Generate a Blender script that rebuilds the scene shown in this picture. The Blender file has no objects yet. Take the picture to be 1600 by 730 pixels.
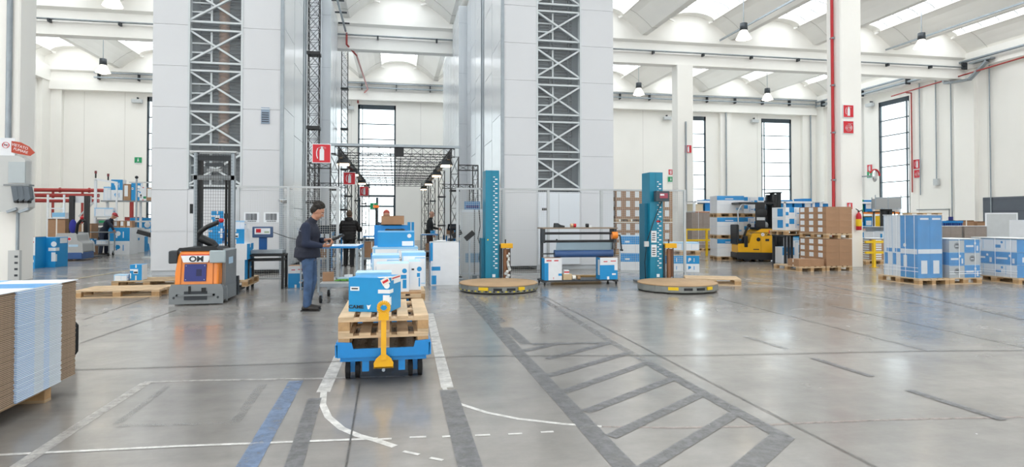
import bpy, math, random
from math import sin, cos, pi, tan, atan2, radians, sqrt
from mathutils import Vector, Matrix, Euler
random.seed(7)
SC = bpy.context.scene
COL = SC.collection

# ------------------------------------------------------------------ camera, world, exposure
FPX, YAW, PITCH, HC = 966.0, radians(10.67), radians(1.0), 1.5
SHIFT = -(23 + FPX * tan(PITCH)) / 1600.0
cam = bpy.data.cameras.new('camera'); camo = bpy.data.objects.new('camera', cam); COL.objects.link(camo)
cam.sensor_width = 36; cam.lens = FPX / 1600 * 36; cam.shift_y = SHIFT; cam.clip_end = 300
camo.location = (0, 0, HC); camo.rotation_euler = (pi / 2 + PITCH, 0, -YAW)
SC.camera = camo
SC.view_settings.view_transform = 'Standard'; SC.view_settings.look = 'None'
SC.view_settings.gamma = 1; SC.view_settings.use_curve_mapping = False
SC.view_settings.exposure = 0.82
SC.cycles.max_bounces = 10; SC.cycles.diffuse_bounces = 6; SC.cycles.transparent_max_bounces = 16
SC.cycles.caustics_reflective = False; SC.cycles.caustics_refractive = False
SC.cycles.sample_clamp_indirect = 6
wd = bpy.data.worlds.new('world'); SC.world = wd; wd.use_nodes = True
_n = wd.node_tree.nodes; _l = wd.node_tree.links
_bg = _n['Background']; _bg.inputs['Strength'].default_value = 2.3
_tc = _n.new('ShaderNodeTexCoord'); _sp = _n.new('ShaderNodeSeparateXYZ'); _cr = _n.new('ShaderNodeValToRGB')
_l.new(_tc.outputs['Generated'], _sp.inputs[0]); _l.new(_sp.outputs['Z'], _cr.inputs[0]); _l.new(_cr.outputs[0], _bg.inputs['Color'])
_cr.color_ramp.elements[0].position = 0.0; _cr.color_ramp.elements[0].color = (0.86, 0.87, 0.88, 1)
_cr.color_ramp.elements[1].position = 0.6; _cr.color_ramp.elements[1].color = (0.93, 0.97, 1.0, 1)

# the camera's floor: where a pixel of the 1600x730 photograph meets a plane
_R = camo.rotation_euler.to_matrix()
def ray(px, py):
    return _R @ Vector((px - 800.0, -(py - (365 + SHIFT * 1600)), -FPX))
def G(px, py, z=0.0):
    d = ray(px, py); t = (z - HC) / d.z
    return Vector((d.x * t, d.y * t, z))
def W(px, py, Y):
    d = ray(px, py); t = Y / d.y
    return Vector((d.x * t, Y, HC + d.z * t))
def WX(px, py, X):
    d = ray(px, py); t = X / d.x
    return Vector((X, d.y * t, HC + d.z * t))

# ------------------------------------------------------------------ materials
def lin(h):
    if isinstance(h, str):
        h = h.lstrip('#'); c = [int(h[i:i + 2], 16) / 255 for i in (0, 2, 4)]
        return tuple((x / 12.92 if x <= 0.04045 else ((x + 0.055) / 1.055) ** 2.4) for x in c)
    return h
MT = {}
def M(name, col='#808080', rough=0.5, metal=0.0, var=0.0, vs=6.0, emit=None, es=1.0, bump=0.0, stretch=None, clear=0.0):
    if name in MT: return MT[name]
    m = bpy.data.materials.new(name); m.use_nodes = True; n = m.node_tree.nodes; l = m.node_tree.links
    b = n['Principled BSDF']; c = lin(col)
    b.inputs['Base Color'].default_value = (*c, 1); b.inputs['Roughness'].default_value = rough; b.inputs['Metallic'].default_value = metal
    if clear: b.inputs['Coat Weight'].default_value = clear
    if emit:
        b.inputs['Emission Color'].default_value = (*lin(emit), 1); b.inputs['Emission Strength'].default_value = es
    if var or bump:
        tc = n.new('ShaderNodeTexCoord'); mp = n.new('ShaderNodeMapping'); nz = n.new('ShaderNodeTexNoise')
        nz.inputs['Scale'].default_value = vs; nz.inputs['Detail'].default_value = 5
        if stretch: mp.inputs['Scale'].default_value = stretch
        l.new(tc.outputs['Object'], mp.inputs[0]); l.new(mp.outputs[0], nz.inputs['Vector'])
        if var:
            r = n.new('ShaderNodeValToRGB')
            r.color_ramp.elements[0].position = .3; r.color_ramp.elements[1].position = .7
            r.color_ramp.elements[0].color = (*[x * (1 - var) for x in c], 1)
            r.color_ramp.elements[1].color = (*[min(1, x * (1 + var)) for x in c], 1)
            l.new(nz.outputs[0], r.inputs[0]); l.new(r.outputs[0], b.inputs['Base Color'])
        if bump:
            bp = n.new('ShaderNodeBump'); bp.inputs['Strength'].default_value = bump; bp.inputs['Distance'].default_value = .02
            l.new(nz.outputs[0], bp.inputs['Height']); l.new(bp.outputs[0], b.inputs['Normal'])
    MT[name] = m; return m
def clearmat(name, col, gloss=0.12, rough=0.05, alpha=None):
    if name in MT: return MT[name]
    m = bpy.data.materials.new(name); m.use_nodes = True; n = m.node_tree.nodes; l = m.node_tree.links
    n.remove(n['Principled BSDF']); out = n['Material Output']
    t = n.new('ShaderNodeBsdfTransparent'); t.inputs[0].default_value = (*lin(col), 1)
    g = n.new('ShaderNodeBsdfGlossy') if alpha is None else n.new('ShaderNodeBsdfPrincipled')
    if alpha is None: g.inputs['Roughness'].default_value = rough
    else:
        g.inputs['Base Color'].default_value = (*lin(alpha), 1); g.inputs['Roughness'].default_value = rough
    x = n.new('ShaderNodeMixShader'); x.inputs[0].default_value = gloss
    l.new(t.outputs[0], x.inputs[1]); l.new(g.outputs[0], x.inputs[2]); l.new(x.outputs[0], out.inputs[0])
    MT[name] = m; return m

PAINT = M('wall paint', '#f4f2ed', .6, var=.025, vs=.35)
CEILM = M('ceiling concrete paint', '#faf8f3', .7, var=.03, vs=.5)
SEAM = M('panel seam', '#cbc8c2', .7)
TOWER = M('tower cladding', '#d4d6da', .35, var=.02, vs=.4)
TOWERS = M('tower side cladding', '#dfe3e7', .22, var=.02, vs=.4)
TSEAM = M('tower seam', '#bfc4c9', .5)
GALV = M('galvanised steel', '#9aa3aa', .4, .6, var=.08, vs=5)
BRACE = M('brace paint', '#cdd3d6', .4)
TRUSSM = M('black truss steel', '#2b2c2e', .5, .2)
FRAMEM = M('window frame', '#3a4750', .45)
WHITE = M('white board', '#e8ebef', .5, var=.02, vs=8)
BLUE = M('carton blue', '#1791d0', .45, var=.03, vs=8)
BLUE2 = M('wrapped carton blue', '#2c92d4', .35, var=.1, vs=5)
LBLUE = M('pale blue print', '#8cc4ea', .5); PALE = M('pale printed top', '#b5d6ec', .5)
BROWN = M('brown board', '#a88263', .7, var=.06, vs=7)
BROWN2 = M('grey brown board', '#9c8676', .65, var=.08, vs=7)
KRAFTD = M('board shadow seam', '#7d5f46', .8)
TAPE = M('pale tape', '#e9e4dc', .3)
LABEL = M('paper label', '#eceff2', .5)
BLK = M('black plastic', '#17191c', .45)
RUB = M('rubber', '#1e1e20', .75)
DGREY = M('dark grey steel', '#3c4146', .45, .3)
MGREY = M('mid grey paint', '#858a8d', .4, .2, var=.04)
LGREY = M('light grey paint', '#c3c7c9', .4, .1, var=.03)
RED = M('red', '#c41826', .4)
REDP = M('red pipe paint', '#a63a35', .4)
GREEN = M('green', '#1f9a63', .4)
YEL = M('yellow paint', '#edb015', .38, .05, var=.05, vs=4)
YELB = M('bright yellow', '#f2c81c', .4)
TEAL = M('teal paint', '#12809f', .35, .1, var=.03)
TEALD = M('teal shade panel', '#0e6c88', .4, .1)
ORANGE = M('orange paint', '#ee861d', .3, .05, var=.03, clear=.3)
BLUEST = M('blue steel', '#1a86cf', .35, .15, var=.05)
NAVY = M('navy plastic', '#26307a', .4)
WOOD = M('pallet wood', '#cdb290', .75, var=.16, vs=5, stretch=(1, 1, 6))
WOOD2 = M('older pallet wood', '#b39a7a', .8, var=.2, vs=5, stretch=(1, 1, 6))
WOODE = M('wood end grain', '#b8946a', .8, var=.15, vs=18)
INK = M('print ink', '#20242c', .5)
INKR = M('red print ink', '#d0262f', .5)
CHROME = M('chrome', '#d8dcdf', .08, 1.0)
GLASS = clearmat('window glass', '#f4fafb', .06, .02)
SKYL = clearmat('skylight sheet', '#f6f8f8', .05, .1)
FILM = clearmat('stretch film', '#f4f6f8', .13, .22, alpha='#e6edf4')
CURT = clearmat('hanging blue film', '#cfe0ea', .55, .25, alpha='#9fb9c8')

# ------------------------------------------------------------------ mesh builder
class MB:
    def __init__(s): s.v = []; s.f = []; s.m = []; s.mats = []; s.T = None; s.sm = []
    def mi(s, m):
        if m not in s.mats: s.mats.append(m)
        return s.mats.index(m)
    def add(s, vs, fs, m, smooth=False):
        b = len(s.v)
        for p in vs:
            p = Vector(p); s.v.append(tuple(s.T @ p) if s.T else tuple(p))
        k = s.mi(m)
        for f in fs: s.f.append([b + i for i in f]); s.m.append(k); s.sm.append(smooth)
        return s
    def bx(s, x0, x1, y0, y1, z0, z1, m):
        v = [(x0, y0, z0), (x1, y0, z0), (x1, y1, z0), (x0, y1, z0), (x0, y0, z1), (x1, y0, z1), (x1, y1, z1), (x0, y1, z1)]
        return s.add(v, [(0, 3, 2, 1), (4, 5, 6, 7), (0, 1, 5, 4), (1, 2, 6, 5), (2, 3, 7, 6), (3, 0, 4, 7)], m)
    def box(s, c, d, m, rz=0, R=None):
        hx, hy, hz = d[0] / 2, d[1] / 2, d[2] / 2
        R = R or Matrix.Rotation(rz, 3, 'Z'); c = Vector(c)
        v = [c + R @ Vector(p) for p in [(-hx, -hy, -hz), (hx, -hy, -hz), (hx, hy, -hz), (-hx, hy, -hz), (-hx, -hy, hz), (hx, -hy, hz), (hx, hy, hz), (-hx, hy, hz)]]
        return s.add(v, [(0, 3, 2, 1), (4, 5, 6, 7), (0, 1, 5, 4), (1, 2, 6, 5), (2, 3, 7, 6), (3, 0, 4, 7)], m)
    def bar(s, p, q, w, m, h=None):            # rectangular bar from p to q
        p, q = Vector(p), Vector(q); d = q - p; L = d.length
        if L < 1e-6: return s
        z = d.normalized(); up = Vector((0, 0, 1)) if abs(z.z) < .95 else Vector((0, 1, 0))
        x = up.cross(z).normalized(); y = z.cross(x)
        return s.box((p + q) / 2, (w, h or w, L), m, R=Matrix((x, y, z)).transposed())
    def cyl(s, p, q, r, m, r2=None, n=14, caps=True, smooth=True):
        p, q = Vector(p), Vector(q); r2 = r if r2 is None else r2
        z = (q - p).normalized(); up = Vector((0, 0, 1)) if abs(z.z) < .95 else Vector((0, 1, 0))
        x = up.cross(z).normalized(); y = z.cross(x); a = []; b = []
        for i in range(n):
            t = 2 * pi * i / n; o = x * cos(t) + y * sin(t); a.append(p + o * r); b.append(q + o * r2)
        s.add(a + b, [(i, (i + 1) % n, n + (i + 1) % n, n + i) for i in range(n)], m, smooth)
        if caps: s.add(a, [tuple(reversed(range(n)))], m); s.add(b, [tuple(range(n))], m)
        return s
    def tube(s, pts, r, m, n=10):
        pts = [Vector(p) for p in pts]
        for i in range(len(pts) - 1): s.cyl(pts[i], pts[i + 1], r, m, n=n)
        for p in pts[1:-1]: s.ell(p, (r * 1.01,) * 3, m, n=8, k=5)
        return s
    def ell(s, c, r, m, R=None, n=14, k=9):
        c = Vector(c); R = R or Matrix.Identity(3); v = []; f = []
        if not isinstance(r, (tuple, list)): r = (r, r, r)
        v.append(c + R @ Vector((0, 0, r[2])))
        for j in range(1, k):
            ph = pi * j / k
            for i in range(n):
                t = 2 * pi * i / n; v.append(c + R @ Vector((r[0] * sin(ph) * cos(t), r[1] * sin(ph) * sin(t), r[2] * cos(ph))))
        v.append(c + R @ Vector((0, 0, -r[2])))
        for i in range(n): f.append((0, 1 + i, 1 + (i + 1) % n))
        for j in range(k - 2):
            for i in range(n):
                a = 1 + j * n + i; b = 1 + j * n + (i + 1) % n; f.append((a, a + n, b + n, b))
        e = len(v) - 1; o = 1 + (k - 2) * n
        for i in range(n): f.append((e, o + (i + 1) % n, o + i))
        return s.add(v, f, m, True)
    def cap(s, p, q, r, m, r2=None, n=12):     # tapered capsule, closed
        r2 = r if r2 is None else r2
        s.cyl(p, q, r, m, r2, n=n); s.ell(p, (r,) * 3, m, n=n, k=7); s.ell(q, (r2,) * 3, m, n=n, k=7); return s
    def prism(s, poly, ax, a, b, m):           # poly in the two other axes, extruded along ax
        def P(u, w, t): return {'x': (t, u, w), 'y': (u, t, w), 'z': (u, w, t)}[ax]
        n = len(poly); v = [P(u, w, a) for u, w in poly] + [P(u, w, b) for u, w in poly]
        return s.add(v, [tuple(range(n)), tuple(range(2 * n - 1, n - 1, -1))] + [(i, (i + 1) % n + 0, n + (i + 1) % n, n + i) for i in range(n)], m)
    def quad(s, a, b, c, d, m): return s.add([a, b, c, d], [(0, 1, 2, 3)], m)
    def disc(s, c, r, m, nrm='y', n=24, sx=1):
        v = []
        for i in range(n):
            t = 2 * pi * i / n; u, w = r * sx * cos(t), r * sin(t)
            v.append(Vector(c) + Vector({'y': (u, 0, w), 'x': (0, u, w), 'z': (u, w, 0)}[nrm]))
        return s.add(v, [tuple(range(n))], m)
    def lathe(s, prof, m, c=(0, 0, 0), n=20):
        v = []; f = []
        for r, z in prof:
            for i in range(n):
                t = 2 * pi * i / n; v.append((c[0] + r * cos(t), c[1] + r * sin(t), c[2] + z))
        for j in range(len(prof) - 1):
            for i in range(n): f.append((j * n + i, j * n + (i + 1) % n, (j + 1) * n + (i + 1) % n, (j + 1) * n + i))
        return s.add(v, f, m, True)
    def mesh(s, name, fixn=True):
        me = bpy.data.meshes.new(name); me.from_pydata(s.v, [], s.f)
        for m in s.mats: me.materials.append(m)
        me.polygons.foreach_set('material_index', s.m); me.polygons.foreach_set('use_smooth', s.sm)
        me.update(); return me
    def build(s, name, parent=None, loc=(0, 0, 0), rz=0, bevel=0, **t):
        o = bpy.data.objects.new(name, s.mesh(name)); COL.objects.link(o)
        o.location = loc; o.rotation_euler = (0, 0, rz)
        if parent: o.parent = parent
        if bevel:
            b = o.modifiers.new('bevel', 'BEVEL'); b.width = bevel; b.segments = 2; b.limit_method = 'ANGLE'; b.angle_limit = radians(50)
        if t: tag(o, **t)
        return o
def tag(o, label=None, cat=None, group=None, kind=None):
    if label: o['label'] = label
    if cat: o['category'] = cat
    if group: o['group'] = group
    if kind: o['kind'] = kind
    return o
def E(name, loc, rz=0, label=None, cat=None, group=None):
    o = bpy.data.objects.new(name, None); COL.objects.link(o); o.empty_display_size = .1
    o.location = loc; o.rotation_euler = (0, 0, rz); return tag(o, label, cat, group)
def kids(o): return [c for c in bpy.data.objects if c.parent is o]
def copy_tree(o, loc=None, rz=None, label=None, group=None, parent=None):
    c = o.copy(); COL.objects.link(c)
    if parent: c.parent = parent
    if loc is not None: c.location = loc
    if rz is not None: c.rotation_euler = (0, 0, rz)
    if label: c['label'] = label
    if group: c['group'] = group
    for k in o.children: copy_tree(k, parent=c)
    return c
def text(s, size, m, parent, loc, rot=(pi / 2, 0, 0), name='lettering', ext=.0008, sx=1.0, bold=0.0):
    cu = bpy.data.curves.new(name, 'FONT'); cu.body = s; cu.size = size; cu.extrude = ext; cu.align_x = 'CENTER'; cu.align_y = 'CENTER'
    cu.offset = bold; cu.materials.append(m)
    t = bpy.data.objects.new(name, cu); COL.objects.link(t); me = bpy.data.meshes.new_from_object(t); bpy.data.objects.remove(t)
    o = bpy.data.objects.new(name, me); COL.objects.link(o); o.parent = parent; o.location = loc; o.rotation_euler = rot; o.scale = (sx, 1, 1)
    return o

# ------------------------------------------------------------------ the hall
XL, XR, YB, ZB = -21.5, 32.7, 43.5, 9.6       # left wall, right wall, back wall, underside of the beams
fm = bpy.data.materials.new('polished concrete'); fm.use_nodes = True
n = fm.node_tree.nodes; l = fm.node_tree.links; b = n['Principled BSDF']
tc = n.new('ShaderNodeTexCoord')
def nz(scale, detail, rough=.55, st=None):
    t = n.new('ShaderNodeTexNoise'); t.inputs['Scale'].default_value = scale; t.inputs['Detail'].default_value = detail; t.inputs['Roughness'].default_value = rough
    if st:
        mp = n.new('ShaderNodeMapping'); mp.inputs['Scale'].default_value = st; mp.inputs['Rotation'].default_value = (0, 0, .3)
        l.new(tc.outputs['Object'], mp.inputs[0]); l.new(mp.outputs[0], t.inputs['Vector'])
    else: l.new(tc.outputs['Object'], t.inputs['Vector'])
    return t
def ramp(src, a, ca, bq, cb):
    r = n.new('ShaderNodeValToRGB'); r.color_ramp.elements[0].position = a; r.color_ramp.elements[1].position = bq
    r.color_ramp.elements[0].color = (*ca, 1); r.color_ramp.elements[1].color = (*cb, 1); l.new(src.outputs[0], r.inputs[0]); return r
r1 = ramp(nz(.35, 6), .35, lin('#807d7a'), .68, lin('#9d9893'))
r2 = ramp(nz(2.6, 8, .7), .3, (.84, .84, .84), .65, (1.07, 1.07, 1.06))
r3 = ramp(nz(1.0, 7, .7, (.35, 3.2, 1)), .35, (.9, .9, .9), .7, (1.06, 1.06, 1.06))
def mul(a, c):
    x = n.new('ShaderNodeMix'); x.data_type = 'RGBA'; x.blend_type = 'MULTIPLY'; x.inputs[0].default_value = 1
    l.new(a, x.inputs[6]); l.new(c, x.inputs[7]); return x.outputs[2]
l.new(mul(mul(r1.outputs[0], r2.outputs[0]), r3.outputs[0]), b.inputs['Base Color'])
rr = ramp(nz(.9, 6), .3, (.13,) * 3, .75, (.3,) * 3); l.new(rr.outputs[0], b.inputs['Roughness'])
bp = n.new('ShaderNodeBump'); bp.inputs['Strength'].default_value = .05; bp.inputs['Distance'].default_value = .01
l.new(nz(14, 4).outputs[0], bp.inputs['Height']); l.new(bp.outputs[0], b.inputs['Normal'])
b.inputs['Specular IOR Level'].default_value = .65
mb = MB(); mb.bx(XL - 1, XR + 1, -8.5, YB + .5, -.2, 0, fm); floor = mb.build('floor', kind='structure')

# floor paint, worn paint and saw-cut joints: part of the floor
def pmat(name, c, amt, sc=9, soft=.12):
    if name in MT: return MT[name]
    m = bpy.data.materials.new(name); m.use_nodes = True; n = m.node_tree.nodes; l = m.node_tree.links
    p = n['Principled BSDF']; p.inputs['Base Color'].default_value = (*lin(c), 1); p.inputs['Roughness'].default_value = .35
    t = n.new('ShaderNodeBsdfTransparent'); x = n.new('ShaderNodeMixShader'); tc = n.new('ShaderNodeTexCoord'); z = n.new('ShaderNodeTexNoise')
    z.inputs['Scale'].default_value = sc; z.inputs['Detail'].default_value = 8; z.inputs['Roughness'].default_value = .7
    r = n.new('ShaderNodeMapRange'); r.inputs[1].default_value = .5 - soft; r.inputs[2].default_value = .5 + soft
    r.inputs[3].default_value = max(0, amt - .25); r.inputs[4].default_value = min(1, amt + .2)
    l.new(tc.outputs['Object'], z.inputs['Vector']); l.new(z.outputs[0], r.inputs[0]); l.new(r.outputs[0], x.inputs[0])
    l.new(t.outputs[0], x.inputs[1]); l.new(p.outputs[0], x.inputs[2]); l.new(x.outputs[0], n['Material Output'].inputs[0])
    MT[name] = m; return m
PW = pmat('white floor paint', '#dfddd9', .85); PWF = pmat('faded white floor paint', '#c9c5c0', .55)
PG = pmat('dark removed stripe', '#727274', .75); PGL = pmat('faint removed stripe', '#828283', .45)
PB = pmat('blue floor stripe', '#6f86a8', .65); PJ = pmat('saw cut', '#55534f', .9); PPK = pmat('faded pinkish line', '#a59791', .6)
_pz = [0.0012]
def ribbon(pts, w, m, name):
    P = [G(*p) for p in pts]; _pz[0] += .00012; z = _pz[0]; Lf = []; Rt = []
    for i, p in enumerate(P):
        d = ((P[min(i + 1, len(P) - 1)] - p).normalized() if i < len(P) - 1 else Vector()) + ((p - P[i - 1]).normalized() if i else Vector())
        d.normalize(); nn = Vector((-d.y, d.x, 0)) * w / 2
        Lf.append((p.x + nn.x, p.y + nn.y, z)); Rt.append((p.x - nn.x, p.y - nn.y, z))
    k = len(P); q = MB(); q.add(Lf + Rt, [(i, k + i, k + i + 1, i + 1) for i in range(k - 1)], m); q.build(name, floor)
WL = 'painted_line'
ribbon([(531, 556), (505, 613)], .115, PW, WL)
ribbon([(575, 470), (531, 556)], .115, PWF, WL)
ribbon([(506, 612), (504, 632), (513, 652), (534, 670), (560, 681), (586, 688), (617, 698)], .055, PW, WL)
ribbon([(672, 490), (684, 545), (699, 606)], .11, PW, WL)
ribbon([(694, 606), (702, 621), (720, 632), (760, 645), (810, 655), (880, 663), (940, 667)], .04, PW, WL)
ribbon([(940, 667), (1050, 669), (1160, 667), (1240, 662), (1400, 656), (1600, 652)], .035, PPK, WL)
for a, c in (((590, 687), (612, 686)), ((640, 684), (666, 683)), ((691, 683), (717, 681)), ((742, 681), (766, 680)), ((794, 679), (816, 678)), ((845, 676), (865, 675)), ((630, 706), (655, 711)), ((672, 716), (692, 720)), ((716, 728), (740, 732))):
    ribbon([a, c], .03, PW, 'painted_dash')
ribbon([(-30, 713), (280, 698), (590, 686)], .035, PW, WL)
ribbon([(225, 598), (320, 595), (500, 592), (640, 588)], .05, PWF, WL)
ribbon([(228, 599), (120, 668), (20, 735)], .09, PWF, WL)
GS = 'worn_stripe'
ribbon([(732, 463), (812, 553), (981, 735)], .15, PG, GS)
ribbon([(744, 466), (786, 504)], .12, PGL, GS)
ribbon([(793, 512), (822, 538)], .14, PG, GS)
ribbon([(840, 463), (949, 531), (1012, 567), (1103, 617), (1225, 684)], .11, PGL, GS)
ribbon([(1012, 567), (1103, 617), (1225, 684)], .12, PG, GS)
ribbon([(1224, 681), (1162, 735)], .16, PG, GS)
for a, c in (((818, 549), (877, 536)), ((831, 538), (954, 536)), ((856, 561), (949, 537)), ((856, 588), (981, 552)), ((881, 613), (1012, 567)), ((915, 644), (1051, 592)), ((954, 683), (1094, 617)), ((1003, 735), (1148, 647))):
    ribbon([a, c], .1, PG, GS)
ribbon([(700, 610), (736, 735)], .15, PG, GS)
ribbon([(492, 623), (457, 735)], .11, PG, GS)
ribbon([(463, 596), (383, 735)], .13, PB, 'blue_stripe')
ribbon([(1270, 560), (1363, 589)], .08, PG, GS); ribbon([(1420, 610), (1568, 657)], .09, PG, GS); ribbon([(1163, 526), (1230, 546)], .08, PGL, GS)
PGF = pmat('very faint stripe', '#858584', .22)
ribbon([(265, 602), (182, 664)], .06, PGF, GS); ribbon([(182, 666), (365, 663)], .05, PGF, GS); ribbon([(410, 602), (366, 662)], .08, PGF, GS)
ribbon([(1410, 455), (1600, 500)], .12, PGL, GS); ribbon([(1260, 440), (1460, 480)], .1, PGL, GS)
SJ = 'saw_cut_joint'
ribbon([(100, 579), (420, 570), (740, 557), (1100, 556), (1450, 549), (1640, 548)], .022, PJ, SJ)
ribbon([(850, 463), (1234, 662), (1390, 742)], .014, PJ, SJ); ribbon([(1110, 463), (1450, 549)], .018, PJ, SJ)
ribbon([(1300, 478), (1640, 552)], .02, PJ, SJ); ribbon([(275, 485), (119, 539)], .02, PJ, SJ); ribbon([(240, 462), (130, 500)], .02, PJ, SJ)
ribbon([(562, 600), (540, 735)], .012, PJ, SJ); ribbon([(960, 452), (1640, 452)], .02, PJ, SJ); ribbon([(60, 466), (262, 462)], .02, PJ, SJ)
ribbon([(120, 436), (232, 418)], .12, pmat('old yellow line', '#b9a774', .55), WL); ribbon([(1150, 441), (1420, 473)], .05, PWF, WL)

# walls with window openings
def wall_open(name, axis, fixed, thick, a0, a1, ztop, holes):
    mb = MB()
    def put(u0, u1, z0, z1, m=PAINT, off=0):
        if axis == 'y': mb.bx(u0, u1, fixed + off, fixed + thick, z0, z1, m)
        else:
            s = 1 if thick > 0 else -1
            mb.bx(min(fixed + off * s, fixed + thick), max(fixed + off * s, fixed + thick), u0, u1, z0, z1, m)
    u = a0
    for (h0, h1, z0, z1) in sorted(holes):
        put(u, h0, 0, ztop)
        if z0 > 0: put(h0, h1, 0, z0)
        put(h0, h1, z1, ztop); u = h1
    put(u, a1, 0, ztop)
    k = a0 + 2.35
    while k < a1:
        if not any(h0 - .1 < k < h1 + .1 for h0, h1, _, _ in holes): put(k, k + .018, 0, ztop, SEAM, -.004 if axis == 'x' or thick > 0 else 0)
        k += 2.35
    return mb.build(name, kind='structure')
HB = [(-15.8, -13.2, .4, 9.4), (-2.55, .0, 0, 9.35), (20.75, 23.25, .3, 9.3), (27.9, 30.5, .3, 9.3)]
wall_open('wall_back', 'y', YB, .3, XL - .3, XR + .3, 12.4, HB)
wall_open('wall_right', 'x', XR, .3, -8.5, YB, 12.4, [(34.5, 37.1, .3, 9.5)])
wall_open('wall_left', 'x', XL, -.3, -8.5, YB, 12.4, [(-6, -3, .5, 9), (1, 4, .5, 9), (8, 11, .5, 9)])
wall_open('wall_front', 'y', -8.5, -.3, XL - .3, XR + .3, 12.4, [(-18, -15, .5, 9), (-10, -7, .5, 9), (-2.5, 2.5, 0, 6), (8, 11, .5, 9), (16, 19, .5, 9), (24, 27, .5, 9)])

wn = [0]
def window(u0, u1, z0, z1, fixed, axis='y', doorz=None, first=None):
    wn[0] += 1
    root = MB(); f = .11
    def q(mb, a0, a1, c0, c1, m, t0=.04, t1=.16):
        if axis == 'y': mb.bx(a0, a1, fixed + t0, fixed + t1, c0, c1, m)
        else: mb.bx(fixed + t0, fixed + t1, a0, a1, c0, c1, m)
    q(root, u0, u0 + f, z0, z1, FRAMEM); q(root, u1 - f, u1, z0, z1, FRAMEM); q(root, u0, u1, z1 - .3, z1, FRAMEM); q(root, u0, u1, z0, z0 + f, FRAMEM)
    q(root, u0 + .28, u0 + .32, z0, z1, FRAMEM)
    z = z1 - .3 - 1.05; base = doorz or z0 + .3
    while z > base: q(root, u0, u1, z, z + .06, FRAMEM); z -= 1.05
    if doorz: q(root, u0, u1, doorz, doorz + .14, FRAMEM)
    o = root.build('window_%d' % wn[0], kind='structure')
    g = MB(); q(g, u0 + f, u1 - f, (doorz or z0) + f, z1 - .3, GLASS, .09, .1); g.build('pane', o)
    return o
window(*HB[0], YB); window(*HB[1], YB, doorz=3.0); window(*HB[2], YB); window(*HB[3], YB); window(34.5, 37.1, .3, 9.5, XR, 'x')
# double glass door below the middle window
d = MB(); d.bx(-2.5, -2.38, YB + .05, YB + .15, 0, 2.98, FRAMEM); d.bx(-.15, -.05, YB + .05, YB + .15, 0, 2.98, FRAMEM)
d.bx(-1.33, -1.17, YB + .05, YB + .15, 0, 2.98, FRAMEM); d.bx(-2.5, -.05, YB + .05, YB + .15, 2.3, 2.42, FRAMEM); d.bx(-2.5, -.05, YB + .05, YB + .15, 0, .14, FRAMEM)
d = d.build('door_1', kind='structure')
g = MB(); g.bx(-2.38, -.15, YB + .09, YB + .1, .14, 2.98, GLASS); g.build('pane', d)
h = MB(); h.bx(-2.3, -.2, YB - .02, YB + .04, 1.02, 1.08, GALV); h.build('push_bar', d)
# grey sectional gate and flush door outline on the right wall
g = MB(); g.bx(XR - .08, XR - .005, 22.0, 29.4, 0, 2.7, M('gate grey', '#59606a', .5, var=.03)); 
for k in range(4): g.bx(XR - .09, XR - .08, 22.0, 29.4, .64 * (k + 1), .64 * (k + 1) + .02, M('gate joint', '#454b54', .6))
g.bx(XR - .092, XR - .08, 25.6, 25.64, 0, 2.7, MT['gate joint']); g.build('door_2', kind='structure')
g = MB(); g.bx(XR - .03, XR - .001, 31.6, 34.0, 2.05, 2.1, MGREY); g.bx(XR - .03, XR - .001, 31.6, 31.65, 0, 2.1, MGREY); g.build('door_3', kind='structure')

# beams, columns, pilasters
tn = [0]
def trim(mb): tn[0] += 1; return mb.build('trim_%d' % tn[0], kind='structure')
for Y in (4.5, 17.3, 30.5, 43.3):
    mb = MB(); y0, y1 = (Y - .27, Y + .27) if Y < 43 else (Y - .3, YB)
    mb.bx(XL, XR, y0, y1, ZB, ZB + .56, CEILM); mb.bx(XL, XR, y0 + .07, y1, ZB + .56, ZB + 1.18, CEILM)
    mb.prism([(y0 + .07, ZB + 1.1), (y0 - .12, ZB + 1.2), (y0 - .12, ZB + 1.45), (y1 + (.12 if Y < 43 else 0), ZB + 1.45), (y1, ZB + 1.1)], 'x', XL, XR, CEILM)
    trim(mb)
mb = MB(); mb.bx(XR - .35, XR, -8.5, YB, ZB + .5, ZB + 1.45, CEILM); trim(mb)
mb = MB(); mb.bx(XL, XL + .35, -8.5, YB, ZB + .5, ZB + 1.45, CEILM); trim(mb)
def column(x0, x1, y0, y1):
    mb = MB(); c = .03
    mb.prism([(x0 + c, y0), (x1 - c, y0), (x1, y0 + c), (x1, y1 - c), (x1 - c, y1), (x0 + c, y1), (x0, y1 - c), (x0, y0 + c)], 'z', 0, ZB, PAINT); trim(mb)
column(-9.65, -8.95, 16.85, 17.55); column(13.65, 14.4, 17.0, 17.65); column(14.5, 15.4, 30.15, 30.8); column(-9.6, -8.8, 30.15, 30.8)
for x0, x1 in ((24.3, 25.2), (31.3, 32.7), (-21.5, -20.6)):
    mb = MB(); mb.bx(x0, x1, YB - .28, YB, 0, ZB, PAINT); trim(mb)
for y0, y1 in ((29.7, 31.0), (42.3, 43.5), (16.8, 17.8)):
    mb = MB(); mb.bx(XR - .28, XR, y0, y1, 0, ZB + .5, PAINT); trim(mb)
    mb = MB(); mb.bx(XL, XL + .28, y0, y1, 0, ZB + .5, PAINT); trim(mb)
# white plinth strip round the walls
mb = MB(); mb.bx(XL, -2.6, YB - .02, YB, 0, .3, M('plinth', '#cfccc5', .6)); mb.build('baseboard_back', kind='structure')
mb = MB(); mb.bx(XR - .02, XR, 4, YB, 0, .3, MT['plinth']); mb.build('baseboard_right', kind='structure')

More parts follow.
